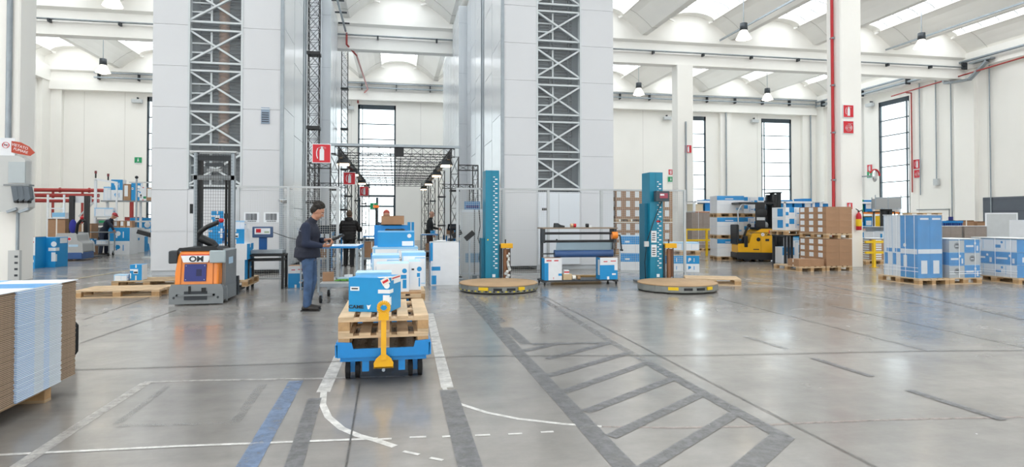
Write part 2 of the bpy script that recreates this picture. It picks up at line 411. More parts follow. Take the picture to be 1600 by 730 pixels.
# vaulted roof: wing beams, arched skylights between them
P = 5.0; XC = [0.2 + P * k for k in range(-5, 7)]; ZS, ZW = ZB + 1.45, 12.0
prof = [(-2.5, ZS + .02), (-2.36, ZS), (-2.2, ZS + .16), (-1.9, ZS + .42), (-1.55, ZS + .68), (-1.2, ZS + .86)]
prof = prof + [(-x, z) for x, z in reversed(prof)]
bays = [(-8.5, 4.5), (4.5, 17.3), (17.3, 30.5), (30.5, 43.4)]
mb = MB()
for (ya, yb) in bays:
    for xc in XC:
        for half in (prof[:6], prof[6:]):
            for (xa, za), (xb, zb) in zip(half[:-1], half[1:]):
                if xc + xa < XL - .5 or xc + xb > XR + .6: continue
                mb.add([(xc + xa, ya, za), (xc + xb, ya, zb), (xc + xb, yb, zb), (xc + xa, yb, za), (xc + xa, ya, za + .1), (xc + xb, ya, zb + .1), (xc + xb, yb, zb + .1), (xc + xa, yb, za + .1)],
                       [(0, 1, 2, 3), (4, 7, 6, 5), (0, 4, 5, 1), (3, 2, 6, 7)], CEILM)
        # joints across the wings
        for yj in (ya + 3.2, yb - 1.6):
            for (xa, za), (xb, zb) in zip(prof[:-1], prof[1:]):
                if xc + xa > XL and xc + xb < XR and abs(xa) > 1.19 and abs(xb) > 1.19 and xa * xb > 0:
                    mb.bar((xc + xa, yj, za - .004), (xc + xb, yj, zb - .004), .02, SEAM)
        if xc - 2.4 < XL - 2.6 or xc + 2.4 > XR + 2.6: continue
        # arched end walls at both beams
        for ye, s in ((ya + .28, 1), (yb - .28, -1)):
            arc = [(1.2 * cos(t), ZS + .86 + .42 * sin(t)) for t in [pi * i / 14 for i in range(15)]]
            pl = [(xc + x, z) for x, z in prof[:6]] + [(xc + x, z) for x, z in reversed(arc)][1:-1] + [(xc + x, z) for x, z in prof[6:]]
            pl = [(min(max(x, XL - .2), XR + .2), z) for x, z in pl]
            mb.prism(pl, 'y', ye - .06, ye + .06, CEILM)
            lip = [(xc + 1.22 * cos(pi * i / 14), ZS + .8 + .42 * sin(pi * i / 14)) for i in range(15)]
            for p, q in zip(lip[:-1], lip[1:]): mb.bar((p[0], ye + s * .3, p[1]), (q[0], ye + s * .3, q[1]), .5, CEILM, .07)
mb.build('ceiling', kind='structure')
sk = None
for bi, (ya, yb) in enumerate(bays):
    for xc in XC:
        if xc - 1.2 < XL or xc + 1.2 > XR: continue
        if sk is None:
            L = 12.0; fr = MB(); gl = MB(); N = 8
            arc = [(1.2 * cos(pi * i / N), .42 * sin(pi * i / N) + .02) for i in range(N + 1)]
            for k in range(12):
                y = L * (k + .5) / 12
                for p, q in zip(arc[:-1], arc[1:]): fr.bar((p[0], y, p[1]), (q[0], y, q[1]), .05, LGREY, .04)
            for x in (-1.19, 1.19): fr.bx(x - .04, x + .04, 0, L, -.02, .1, CEILM)
            for p, q in zip(arc[:-1], arc[1:]): gl.quad((p[0], 0, p[1] + .03), (q[0], 0, q[1] + .03), (q[0], L, q[1] + .03), (p[0], L, p[1] + .03), SKYL)
            sk = fr.build('skylight', kind='structure'); gl.build('glazing', sk); sk.location = (xc, ya + .4, ZS + .86)
        else: copy_tree(sk, (xc, ya + .4, ZS + .86))

# services on beams: cable trays, wall pipes, hanging conduits
mb = MB()
for Yt, z in ((29.95, ZB + .62), ):
    mb.bx(XL + .5, XR - .4, Yt + .05, Yt + .26, z, z + .03, GALV)
    k = XL + 1
    while k < XR - 1: mb.bx(k, k + .08, Yt + .02, Yt + .26, z - .14, z, DGREY); k += 2.8
mb.build('cable_tray', label='thin grey cable tray on brackets along the middle white roof beam', cat='cable tray')
mb = MB()
for z, w in ((ZB + .75, .05), (ZB + 1.05, .05)):
    mb.bx(-18.6, XR - .5, 42.72, 42.9, z, z + .07, GALV)
k = -18.4
while k < XR - 1: mb.bx(k, k + .06, 42.74, 43.05, ZB + .66, ZB + 1.14, DGREY); k += 2.3
mb.build('wall_pipes', label='pair of grey conduits running along the top of the back wall', cat='pipes')
mb = MB()
mb.cyl((XR - .55, 8, 10.55), (XR - .55, 42.8, 10.55), .07, GALV); mb.cyl((XR - .55, 31.3, 10.25), (XR - .55, 42.8, 10.25), .08, GALV)
mb.bx(XR - .7, XR - .36, 28.3, 29.6, 10.3, 10.38, GALV)
mb.bar((XR - .55, 31.6, 10.3), (XR - .75, 31.0, 9.5), .3, GALV, .1); mb.bar((XR - .75, 31.0, 9.5), (XR - .75, 29.5, 9.4), .3, GALV, .1); mb.bar((XR - .75, 29.5, 9.4), (XR - .55, 28.6, 10.25), .3, GALV, .1)
for k in range(9): mb.bx(XR - .7, XR - .35, 10 + 4 * k, 10.06 + 4 * k, 10.1, 10.5, DGREY)
mb.build('wall_duct', label='grey pipes and stepped cable duct along the top of the right wall', cat='pipes')
mb = MB(); mb.tube([(XR - .9, 26, 9.85), (XR - .5, 35.4, 9.6)], .04, REDP); mb.tube([(XR - .5, 34.2, 9.6), (XR - .12, 34.2, 9.6), (XR - .12, 34.2, 3.2)], .04, REDP)
mb.build('sprinkler_pipe', label='thin red fire pipe running down beside the right wall window', cat='pipe')
mb = MB(); mb.tube([(13.59, 17.3, .9), (13.59, 17.3, 9.55)], .045, M('fire pipe red', '#c22b33', .35))
for k in range(6): mb.bx(13.55, 13.66, 17.24, 17.36, 1.2 + 1.5 * k, 1.25 + 1.5 * k, GALV)
mb.build('riser_pipe', label='bright red riser pipe up the big white column on the right', cat='pipe')
mb = MB()
mb.tube([(-2.35, 24, 10.4), (-2.35, 30.1, 10.4)], .05, GALV)
for k in range(4): mb.bx(-2.6, -2.1, 24.5 + 1.5 * k, 24.6 + 1.5 * k, 10.42, 10.47, DGREY)
mb.build('ceiling_conduit', label='grey conduit with dark cross brackets under the roof between the towers', cat='pipe')
mb = MB(); mb.tube([(-2.3, 30.05, 10.3), (-2.3, 30.05, 9.75), (-1.9, 31, 9.5), (-1.75, 40, 9.7), (-2.1, 43.1, 10.1), (-2.55, 43.35, 10.1), (-2.55, 43.35, 9.4)], .045, REDP)
mb.build('red_ceiling_pipe', label='red pipe zigzagging from the middle beam to the back wall window', cat='pipe')
for i, (x0, y0, z0, x1) in enumerate(((31.9, 43.1, 9.9, 31.9), (24.7, 43.1, 9.9, 24.7))):
    mb = MB(); mb.cyl((x0, y0, 1.0), (x0, y0, z0), .05, GALV)
    mb.build('downpipe', label=('grey vertical conduit in the back right corner', 'grey vertical conduit on the back wall pilaster')[i], cat='pipe', group='wall conduits')
for i, (y, zb) in enumerate(((32.4, 3.9), (31.35, 1.2), (28.9, 1.5), (38.6, 3.0), (33.6, 3.0))):
    mb = MB(); mb.cyl((XR - .1, y, zb), (XR - .1, y, 10.2), .035, GALV)
    if i in (0, 2): mb.bx(XR - .2, XR - .03, y - .16, y + .16, zb - .35, zb + .05, LGREY)
    mb.build('wall_conduit', label=('thin conduit ending in a grey switch box on the right wall', 'thin conduit in the far corner of the right wall pilaster', 'thin conduit with a switch box beside the grey gate', 'thin conduit left of the right wall window', 'thin conduit right of the right wall window')[i], cat='conduit', group='right wall conduits')
# flood lights above the windows
def flood(x, y, z, rz, label):
    r = E('flood_light', (x, y, z), rz, label, 'flood light', 'flood lights over windows')
    q = MB(); q.bx(-.3, .3, -.35, -.1, -.08, .16, LGREY); q.build('housing', r, bevel=.02)
    q = MB(); q.bx(-.03, .03, -.2, -.0, .16, .3, DGREY); q.build('bracket', r)
flood(-16.3, 43.48, 9.0, 0, 'small grey flood light above the far left window'); flood(-3.1, 43.48, 9.0, 0, 'small grey flood light above the middle back window')
flood(20.0, 43.48, 9.0, 0, 'small grey flood light left of the window behind the slim column'); flood(27.2, 43.48, 9.0, 0, 'small grey flood light left of the right back window')
flood(32.68, 37.6, 9.4, -pi / 2, 'small grey flood light over the right wall window')

# high bay lamps
def ceilz(x):
    u = (x - .2 + 2.5) % 5 - 2.5
    if abs(u) <= 1.2: return ZS + .9 + .42 * sqrt(max(0, 1 - (u / 1.2) ** 2))
    for (xa, za), (xb, zb) in zip(prof[:5], prof[1:6]):
        if xa <= -abs(u) <= xb: return za + (zb - za) * (-abs(u) - xa) / (xb - xa)
    return ZS
def highbay(px, py, Y, label, stemz=None):
    p = W(px, py, Y); s = 1.0
    r = E('high_bay_lamp', p, 0, label, 'ceiling lamp', 'high bay lamps')
    q = MB(); q.lathe([(.0, .62), (.17, .62), (.18, .3), (.14, .28)], DGREY); q.build('housing', r)
    q = MB(); q.lathe([(.14, .3), (.24, .12), (.36, -.12), (.355, -.12), (.23, .11), (.1, .26)], M('lit lamp bowl', '#f2f2ee', .2, emit='#fff6e6', es=1.1)); q.build('reflector', r)
    q = MB(); q.ell((0, 0, -.08), (.24, .24, .12), M('lamp glow', '#fff1d8', emit='#ffedd0', es=14)); q.build('bulb', r)
    q = MB(); top = ceilz(p.x) + .05 - p.z; q.cyl((0, 0, .6), (0, 0, max(top, .8)), .02, GALV, n=6); q.build('hanging_rod', r)
highbay(161, 110, 36.5, 'hanging dome lamp over the far left bay beyond the beam'); highbay(176, 5, 26.3, 'hanging dome lamp at the very top left beside the storage tower')
highbay(1162, 57, 26.5, 'hanging dome lamp above the slim column, nearest on the right'); highbay(998, 145, 36.5, 'hanging dome lamp just right of the right storage tower')
highbay(1199, 153, 36.5, 'hanging dome lamp over the right back window'); highbay(1440, 71, 26.5, 'hanging dome lamp at the upper right near the right wall')
# lamp rails under the ridges on the right
for i, (a, c) in enumerate((((1236, 0), (1125, 67)), ((1596, 1), (1384, 78)))):
    A = W(*a, 24); B = W(*c, 30.0); A.z = B.z = 10.95; A.x = B.x
    mb = MB(); mb.bx(B.x - .03, B.x + .03, 20, 30.0, 10.92, 11.0, GALV)
    mb.build('lamp_rail', label=('long grey lamp rail under the roof valley, left of two', 'long grey lamp rail under the roof valley near the right wall')[i], cat='rail', group='lamp rails')

# ------------------------------------------------------------------ storage towers
TZ = 10.85; SP = 1.11
def cladding(parent, x0, x1, y, z0, z1, name='front_panels'):
    q = MB(); z = 2.27 - 3 * SP
    while z < z1:
        a, b = max(z, z0) + .004, min(z + SP, z1) - .004
        if b > a: q.bx(x0 + .003, x1 - .003, y - .03, y, a, b, TOWER)
        z += SP
    return q.build(name, parent)
def tower(sx, label, copper):
    r = E('storage_tower', (0, 0, 0), 0, label, 'storage tower', 'automated storage towers')
    Y = 17.85; X0, X1, L0, L1 = 3.08, (6.5 if sx > 0 else 6.36), 4.12, 5.47          # mirrored by sx
    def X(a, b): return (min(a * sx, b * sx), max(a * sx, b * sx))
    q = MB()
    def bx(a, b, y0, y1, z0, z1, m): p = X(a, b); q.bx(p[0], p[1], y0, y1, z0, z1, m)
    bx(X0 + .02, L0, Y + .03, 29.8, .1, TZ, TSEAM); bx(L1, X1 - .02, Y + .03, 29.8, 0, TZ, TSEAM); bx(L0, L1, Y + 1.2, 29.8, .1, TZ, TSEAM)
    bx(L0, L1, Y + .03, Y + 1.2, 0, 2.3, TSEAM)
    q.build('core', r)
    a = X(X0, L0); cladding(r, a[0], a[1], Y + .03, .12, TZ); a = X(L1, X1); cladding(r, a[0], a[1], Y + .03, .12, TZ); a = X(L0, L1); cladding(r, a[0], a[1], Y + .03, .12, 2.27, 'lower_panel')
    # side cladding with steps and corner posts, on the aisle side
    q = MB(); x = X0 * sx
    segs = [(17.9, 19.7), (19.75, 21.5), (22.3, 23.9), (23.95, 25.4), (25.45, 26.8)]
    for i, (a, b) in enumerate(segs):
        z = .15 - (.55 if i % 2 else 0)
        while z < TZ:
            z1 = min(z + 2.22, TZ)
            q.bx(x - .03, x + .03, a, b, max(z, .15) + .008, z1 - .008, TOWERS); z += 2.22
    q.build('side_panels', r)
    q = MB()
    for y in (17.87, 21.6, 22.2): q.bx(x - .045, x + .045, y - .05, y + .05, 0, TZ, GALV)
    q.bx(x - .02, x + .02, 21.62, 22.2, 0, TZ, M('tower recess grey', '#aab3ba', .3, .3))
    q.build('corner_posts', r)
    # second block stepping into the aisle
    q = MB(); a = X(2.7, X1); q.bx(a[0], a[1], 26.9, 29.9, 0, TZ, TOWERS)
    z = 1.2
    while z < TZ: 
        q.bx(a[0] - .004, a[1] + .004, 26.896, 29.9, z, z + .015, TSEAM); z += 2.22
    for y in (28.1, 29.1): q.bx(min(2.7 * sx, 2.696 * sx), max(2.7 * sx, 2.696 * sx), y, y + .03, 0, TZ, TSEAM)
    q.build('second_block', r)
    # bracing bay with clouded sheet in front of dark shelves
    q = MB(); a = X(L0, L1); dk = M('tower interior', '#7d7e80', .6, .2, var=.15, vs=2)
    q.bx(a[0], a[1], Y + .95, Y + 1.0, 2.3, TZ, dk)
    z = 2.4
    while z < TZ: q.bx(a[0], a[1], Y + .85, Y + .95, z, z + .025, MGREY); z += .1
    for k in (.42, .5, .86): 
        xx = a[0] + (a[1] - a[0]) * k; q.bx(xx, xx + .03, Y + .7, Y + .8, 2.3, TZ, MGREY)
    q.build('inner_shelving', r)
    if copper:  # copper coloured column added to imitate an orange reflected gleam
        q = MB(); xx = a[0] + (a[1] - a[0]) * .56; cm = M('copper reflection tint', '#d9a37e', .3, .4)
        z = 3.6
        while z < TZ: q.cyl((xx, Y + .55, z), (xx, Y + .55, z + .06), .15, cm, r2=.13, n=16); q.cyl((xx, Y + .55, z + .06), (xx, Y + .55, z + .12), .13, cm, r2=.15, n=16); z += .12
        q.build('copper_reflection', r)
    n_lev = int((TZ - 2.3) / SP)
    for k in range(n_lev + 1):
        z0 = 2.42 + k * SP; z1 = min(z0 + SP - .27, TZ - .02)
        if z1 - z0 < .3: break
        q = MB(); yb = Y + .06
        q.bar((a[0], yb, z0), (a[1], yb, z1), .075, BRACE, .05); q.bar((a[0], yb + .03, z1), (a[1], yb + .03, z0), .075, BRACE, .05)
        q.bx(a[0], a[1], yb - .02, yb + .06, z0 - .05, z0 + .0, BRACE); q.bx(a[0], a[1], yb - .02, yb + .06, z1, z1 + .05, BRACE)
        xm = a[0] + (a[1] - a[0]) * .37; q.bx(xm, xm + .05, yb + .1, yb + .15, z0, z1, BRACE)
        for h in (.3, .6): q.bx(a[0], xm, yb + .1, yb + .14, z0 + (z1 - z0) * h, z0 + (z1 - z0) * h + .04, BRACE)
        q.build('cross_brace', r)
    q = MB(); q.bx(a[0] - .02, a[0] + .03, Y - .02, Y + .9, 2.3, TZ, BRACE); q.bx(a[1] - .03, a[1] + .02, Y - .02, Y + .9, 2.3, TZ, BRACE); q.build('bay_frame', r)
    q = MB(); q.quad((a[0], Y + .2, 2.3), (a[1], Y + .2, 2.3), (a[1], Y + .2, TZ), (a[0], Y + .2, TZ), clearmat('clouded sheet', '#e6e9eb', .3, .3, alpha='#b9bfc4')); q.build('clouded_sheet', r)
    return r
tL = tower(-1, 'tall pale grey storage tower with a copper glint behind its bracing, left of the aisle', True)
tR = tower(1, 'tall pale grey storage tower behind the blue film roll stand, right of the aisle', False)
q = MB(); q.bx(4.15, 5.4, 17.79, 17.86, .15, 2.25, M('tower door', '#dde3ea', .35)); q.bx(4.76, 4.775, 17.785, 17.8, .15, 2.25, TSEAM); q.bx(4.25, 4.4, 17.77, 17.8, 1.75, 1.82, BLK); q.bx(4.68, 4.72, 17.77, 17.8, .85, .9, BLK); q.build('access_door', tR)
q = MB(); q.bx(-3.62, -3.4, 17.83, 17.86, 4.1, 4.55, M('notice blue grey', '#8fa0b4', .5)); q.bx(-3.62, -3.4, 17.825, 17.83, 4.5, 4.52, WHITE)
for k in range(5): q.bx(-3.6, -3.42, 17.82, 17.83, 4.15 + k * .06, 4.17 + k * .06, INK)
q.build('notice', tL)
# third blocks beyond the middle beam
for sx in (-1, 1):
    q = MB(); a = (min(2.85 * sx, 6.4 * sx), max(2.85 * sx, 6.4 * sx)); q.bx(a[0], a[1], 31.1, 38.0, 0, TZ, TOWERS)
    z = 1.2
    while z < TZ: q.bx(a[0] - .004, a[1] + .004, 31.096, 38, z, z + .015, TSEAM); z += 2.22
    for y in (32.6, 34.2, 35.9): q.bx(min(2.85 * sx, 2.846 * sx), max(2.85 * sx, 2.846 * sx), y, y + .03, 0, TZ, GALV)
    q.build('storage_block', label='pale grey clad storage block beyond the middle beam, %s side of the aisle' % ('left' if sx < 0 else 'right'), cat='storage tower', group='automated storage towers')

# ------------------------------------------------------------------ black trusses
def truss(mb, p, q, w, m=TRUSSM, pitch=.3, r=.012, tri=False):
    p, q = Vector(p), Vector(q); d = (q - p); L = d.length; z = d.normalized()
    up = Vector((0, 0, 1)) if abs(z.z) < .9 else Vector((0, 1, 0)); x = up.cross(z).normalized(); y = z.cross(x)
    cs = [x * sx * w / 2 + y * sy * w / 2 for sx, sy in ((-1, -1), (1, -1), (1, 1), (-1, 1))]
    for c in cs: mb.bar(p + c, q + c, r * 2, m)
    n = max(1, int(L / pitch))
    for i in range(n + 1):
        a = p + d * (i / n)
        if i % 2 == 0 or True:
            for j in range(4): mb.bar(a + cs[j], a + cs[(j + 1) % 4], r, m)
        if i < n:
            b = p + d * ((i + 1) / n)
            for j in range(4):
                mb.bar(a + cs[j], b + cs[(j + 1) % 4], r, m)
                if i % 1 == 0: mb.bar(a + cs[(j + 1) % 4], b + cs[j], r, m)
    return mb
def flat_truss(mb, p, q, h, pitch=.34, r=.014, up=(0, 0, 1)):
    p, q, up = Vector(p), Vector(q), Vector(up) * h / 2; d = q - p; n = max(1, round(d.length / pitch))
    mb.bar(p + up, q + up, r * 1.6, TRUSSM); mb.bar(p - up, q - up, r * 1.6, TRUSSM)
    for i in range(n + 1):
        a = p + d * (i / n); mb.bar(a - up, a + up, r, TRUSSM)
        if i < n: b = p + d * ((i + 1) / n); mb.bar(a - up, b + up, r * .7, TRUSSM); mb.bar(a + up, b - up, r * .7, TRUSSM)
    return mb
for i, (x, y, w) in enumerate(((-2.17, 17.3, .28), (-2.5, 31.6, .3))):
    r = E('truss_mast', (x, y, 0), 0, ('tall black lattice mast rising beside the left storage tower', 'far black lattice mast rising beyond the middle beam')[i], 'truss mast', 'tall truss masts')
    truss(MB(), (0, 0, 0), (0, 0, 10.6 if i == 0 else 10.0), w, pitch=.33, r=.009).build('lattice', r)
    for k in range(5): MB().bx(-w / 2 - .03, w / 2 + .03, -w / 2 - .03, w / 2 + .03, 1.9 + 2 * k, 1.98 + 2 * k, TRUSSM).build('joint_plate', r)
    q = MB(); q.bx(-.3, .3, -.3, .3, 0, .02, TRUSSM); q.build('base_plate', r)
gz = 3.32
r = E('truss_gantry', (0, 16, 0), 0, 'black truss gantry with two rows of lights over the centre aisle', 'gantry')
yy = [0, 4.6, 9.6, 14.6]
for sx in (-1, 1):
    for j, y in enumerate(yy):
        q = MB(); truss(q, (1.5 * sx, y, 0), (1.5 * sx, y, gz - .22), .2, pitch=.42, r=.008); q.bx(1.5 * sx - .18, 1.5 * sx + .18, y - .18, y + .18, 0, .015, TRUSSM)
        for zz in (1.25, 2.2): q.bx(1.5 * sx - .125, 1.5 * sx + .125, y - .125, y + .125, zz, zz + .05, TRUSSM)
        q.build('post', r)
    q = MB(); flat_truss(q, (1.42 * sx, 0, gz - .12), (1.42 * sx, 14.8, gz - .12), .24, pitch=.5, r=.02); q.bx(1.36 * sx - .04, 1.36 * sx + .04, 0, 14.8, gz - .28, gz - .18, TRUSSM); q.build('side_rail', r)
for j in range(11):
    q = MB(); flat_truss(q, (-1.5, j * 1.46, gz - .12), (1.5, j * 1.46, gz - .12), .22, pitch=.27, r=.012); q.build('cross_truss', r)
q = MB(); q.bx(-1.62, 1.62, -.2, -.1, gz - .01, gz + .05, GALV); q.build('front_tray', r)
q = MB(); q.bx(-.03, .2, -.13, -.1, gz - .24, gz, TRUSSM); q.build('center_plate', r)
for sx in (-1, 1):                         # outer frames
    q = MB(); truss(q, (1.62 * sx, .3, 2.85), (2.15 * sx, .3, 2.85), .14, pitch=.25, r=.007); truss(q, (2.08 * sx, .3, 0), (2.08 * sx, .3, 2.9), .14, pitch=.35, r=.007); q.build('outer_frame', r)
    q = MB(); truss(q, (1.55 * sx, 5, 2.6), (2.6 * sx, 5, 2.6), .14, pitch=.25, r=.007); truss(q, (2.55 * sx, 5, 0), (2.55 * sx, 5, 2.65), .14, pitch=.35, r=.007); q.build('outer_frame', r)
    q = MB(); truss(q, (1.3 * sx, 12, 0), (1.3 * sx, 12, 3.1), .3, pitch=.6, r=.007); q.build('inner_post', r)
# gantry lamps
k = 0
names = ('nearest', 'second', 'third', 'farthest')
for sx in (-1, 1):
    for j, y in enumerate((16.6, 20.6, 25.6, 30.0)):
        f = E('gantry_lamp', (1.33 * sx, y, 2.93), 0, '%s rectangular lamp on the %s rail of the black gantry' % (names[j], 'left' if sx < 0 else 'right'), 'lamp', 'gantry lamps')
        q = MB(); q.prism([(-.17, 0), (.17, 0), (.11, .14), (-.11, .14)], 'y', -.2, .2, DGREY); q.bx(-.02, .02, -.03, .03, .14, .2, DGREY); q.build('housing', f)
        q = MB(); q.bx(-.13, .13, -.17, .17, -.035, -.002, M('warm lamp glow', '#ffe2b8', emit='#ffdcae', es=6)); q.build('bulb', f)

# ------------------------------------------------------------------ fences
def fence(name, xs, y, z1, skip=(), label='', x_mesh=.05):
    r = E('mesh_fence', (0, y, 0), 0, label, 'fence', 'machine guard fences')
    for x in xs:
        q = MB(); q.bx(x - .03, x + .03, -.03, .03, 0, z1, LGREY); q.bx(x - .07, x + .07, -.07, .07, 0, .01, LGREY); q.build('post', r)
    wire = M('fence wire', '#d2d5d5', .4, .2)
    for i, (a, b) in enumerate(zip(xs[:-1], xs[1:])):
        q = MB(); q.bx(a, b, -.02, .02, z1 - .04, z1, LGREY)
        if i not in skip:
            q.bx(a, b, -.02, .02, .12, .15, LGREY)
            x = a + .06
            while x < b: q.bx(x - .002, x + .002, -.002, .002, .14, z1, wire); x += x_mesh
            z = .2
            while z < z1: q.bx(a, b, -.002, .002, z - .002, z + .002, wire); z += x_mesh
        q.build('mesh_panel', r)
    return r
fence('l', (-3.5, -2.42, -1.32), 14.9, 2.25, label='pale wire mesh fence behind the man and the scale, left of the aisle')
fence('r', (1.47, 2.6, 3.72, 5.1, 7.35), 14.9, 2.25, skip=(2,), label='pale wire mesh fence behind the two teal wrapping machines')
# ------------------------------------------------------------------ signs
def barcode_sign(x, z, y, label):
    r = E('barcode_sign', (x, y, z), 0, label, 'sign', 'barcode signs on the fence')
    q = MB(); q.bx(-.165, .165, -.004, .004, -.11, .12, LABEL); q.build('plate', r)
    q = MB(); x = -.12; rnd = random.Random(int(z * 100 + x * 7 + 3))
    while x < .12:
        w = rnd.choice((.006, .01, .014)); q.bx(x, x + w, -.007, -.004, -.06, .09, INK); x += w + rnd.choice((.006, .01))
    q.build('barcode', r)
    q = MB(); x = -.1
    while x < .1: q.bx(x, x + .011, -.007, -.004, -.095, -.075, INK); x += .019
    q.build('caption', r)
for px, wch in ((393, 'left'), (424, 'right')):
    p = W(px, 340, 14.86); barcode_sign(p.x, p.z, 14.86, 'white barcode sign on the fence behind the scale, the %s one' % wch)
SR = M('sign red', '#cf1f2e', .4)
def ext_sign(loc, s, label, rz=0, hose=False, thick=.02, depth=0):
    r = E('fire_sign', loc, rz, label, 'fire sign', 'red fire signs')
    q = MB(); q.bx(-s / 2, s / 2, -thick, 0, -s * .53, s * .53, WHITE); q.build('plate', r)
    q = MB(); q.bx(-s * .46, s * .46, -thick - .003, -thick, -s * .49, s * .49, SR); q.build('red_field', r)
    q = MB(); y = -thick - .006; k = s
    if not hose:
        q.bx(-.1 * k, .14 * k, y, y + .003, -.38 * k, .15 * k, WHITE); q.disc((.02 * k, y + .001, .16 * k), .12 * k, WHITE, n=16)
        q.bx(-.03 * k, .07 * k, y, y + .003, .25 * k, .38 * k, WHITE); q.bar((.02 * k, y, .37 * k), (.24 * k, y, .33 * k), .05 * k, WHITE, .004); q.bar((.02 * k, y, .3 * k), (.24 * k, y, .27 * k), .03 * k, WHITE, .004)
        pts = [(-.02 * k, .36 * k), (-.2 * k, .28 * k), (-.26 * k, .08 * k), (-.25 * k, -.12 * k), (-.2 * k, -.28 * k)]
        for a, b in zip(pts[:-1], pts[1:]): q.bar((a[0], y, a[1]), (b[0], y, b[1]), .045 * k, WHITE, .004)
    else:
        pr = None
        for i in range(50):
            t = i * .42; rr = (.05 + .006 * i) * k; c = (rr * cos(t), -.05 * k + rr * sin(t))
            if pr: q.bar((pr[0], y, pr[1]), (c[0], y, c[1]), .035 * k, WHITE, .004)
            pr = c
        q.bar((0, y, .27 * k), (.38 * k, y, .31 * k), .06 * k, WHITE, .004)
    q.build('pictogram', r); return r
sg = ext_sign(W(502.5, 240, 15.8), .45, 'large red extinguisher sign at the left front corner of the black gantry'); MB().bx(-.1, .34, 0, .03, -.02, .02, TRUSSM).build('bracket', sg)
ext_sign(W(546, 279, 20.4), .38, 'second red extinguisher sign, on the gantry behind the big one')
ext_sign(W(569, 299, 25.5), .36, 'small dim red extinguisher sign furthest back along the gantry')
ext_sign(W(1325, 174, 16.99), .38, 'red extinguisher sign high on the big white column'); ext_sign(W(1325, 199, 16.99), .38, 'red hose reel sign below the extinguisher sign on the big white column', hose=True)
ext_sign(W(1327, 322, 16.99), .2, 'small red extinguisher sign above the extinguisher on the white column')
ext_sign(W(1075, 233, 30.14), .4, 'red extinguisher sign on the slim far column'); ext_sign(W(1048, 269, 43.49), .4, 'small red sign beside the slim column on the back wall')
ext_sign((XR - .3 + .28, 33.9, WX(1420, 258, XR).z), .6, 'upper red fire sign right of the right wall window', -pi / 2); ext_sign((XR - .02, 33.9, WX(1420, 270, XR).z - .12), .5, 'lower red hose sign right of the right wall window', -pi / 2, True)
ext_sign((XR - .02, 37.9, WX(1369, 262, XR).z), .5, 'red fire sign left of the right wall window', -pi / 2)
ext_sign(W(61, 321, 43.49), .62, 'small red sign low at the far left above the packing benches')
def exit_sign(loc, s, label, rz=0):
    r = E('exit_sign', loc, rz, label, 'exit sign', 'green exit signs'); q = MB(); q.bx(-s / 2, s / 2, -.03, 0, -s * .35, s * .5, GREEN); q.bx(-s / 2, s / 2, -.03, 0, -s * .5, -s * .36, WHITE); q.build('plate', r)
    q = MB(); y = -.036; q.bx(-.09 * s, .09 * s, y, y + .005, -.1 * s, .2 * s, WHITE); q.disc((0, y, .32 * s), .07 * s, WHITE, n=10); q.bar((-.04 * s, y, -.08 * s), (-.16 * s, y, -.28 * s), .07 * s, WHITE, .005); q.bar((.04 * s, y, -.08 * s), (.16 * s, y, -.25 * s), .07 * s, WHITE, .005); q.build('pictogram', r)
exit_sign(W(1048, 281, 43.49), .45, 'small green exit sign below the red one on the back wall'); exit_sign((XR - .02, 37.9, WX(1369, 273, XR).z), .5, 'green exit sign left of the right wall window', -pi / 2)
exit_sign(W(216, 251, 43.49), .42, 'green exit sign beside the far left window'); exit_sign(W(584, 323, 43.5), .5, 'green exit sign above the glass door')

# ------------------------------------------------------------------ pallets and cartons
def pallet_parts(w=1.2, d=.8, wood=WOOD):
    """list of (part name, MB) for a pallet centred on its base, deck boards along x"""
    out = []
    bw = d / 8.0
    for i in range(5):
        wdt = bw * (1.3 if i in (0, 4) else 1.0 if i != 2 else 1.3); y = -d / 2 + bw * .65 + (d - bw * 1.3) * i / 4
        out.append(('deck_board', MB().bx(-w / 2, w / 2, y - wdt / 2, y + wdt / 2, .122, .144, wood)))
    for x in (-w / 2 + .0725, 0, w / 2 - .0725):
        out.append(('stringer_board', MB().bx(x - .0725, x + .0725, -d / 2, d / 2, .1, .121, wood)))
        for y in (-d / 2 + .05, 0, d / 2 - .05):
            out.append(('block', MB().bx(x - .07, x + .07, y - .05, y + .05, .0225, .0995, WOODE)))
    for y in (-d / 2 + .05, 0, d / 2 - .05): out.append(('base_board', MB().bx(-w / 2, w / 2, y - .05, y + .05, 0, .022, wood)))
    return out
_PAL = {}
def pallet(loc, rz, label, w=1.2, d=.8, near=True, group='wooden pallets', wood=WOOD):
    key = (w, d, near, wood.name)
    if key in _PAL: return copy_tree(_PAL[key], loc, rz, label, group)
    if near:
        r = E('pallet', loc, rz, label, 'pallet', group)
        for nm, q in pallet_parts(w, d, wood): q.build(nm, r)
    else:
        q = MB()
        for nm, p in pallet_parts(w, d, wood): 
            for v in [0]: 
                b = len(q.v); q.v += p.v; q.f += [[b + i for i in f] for f in p.f]; q.m += [q.mi(p.mats[0])] * len(p.f); q.sm += p.sm
        r = q.build('pallet', None, loc, rz, label=label, cat='pallet', group=group)
    _PAL[key] = r; return r
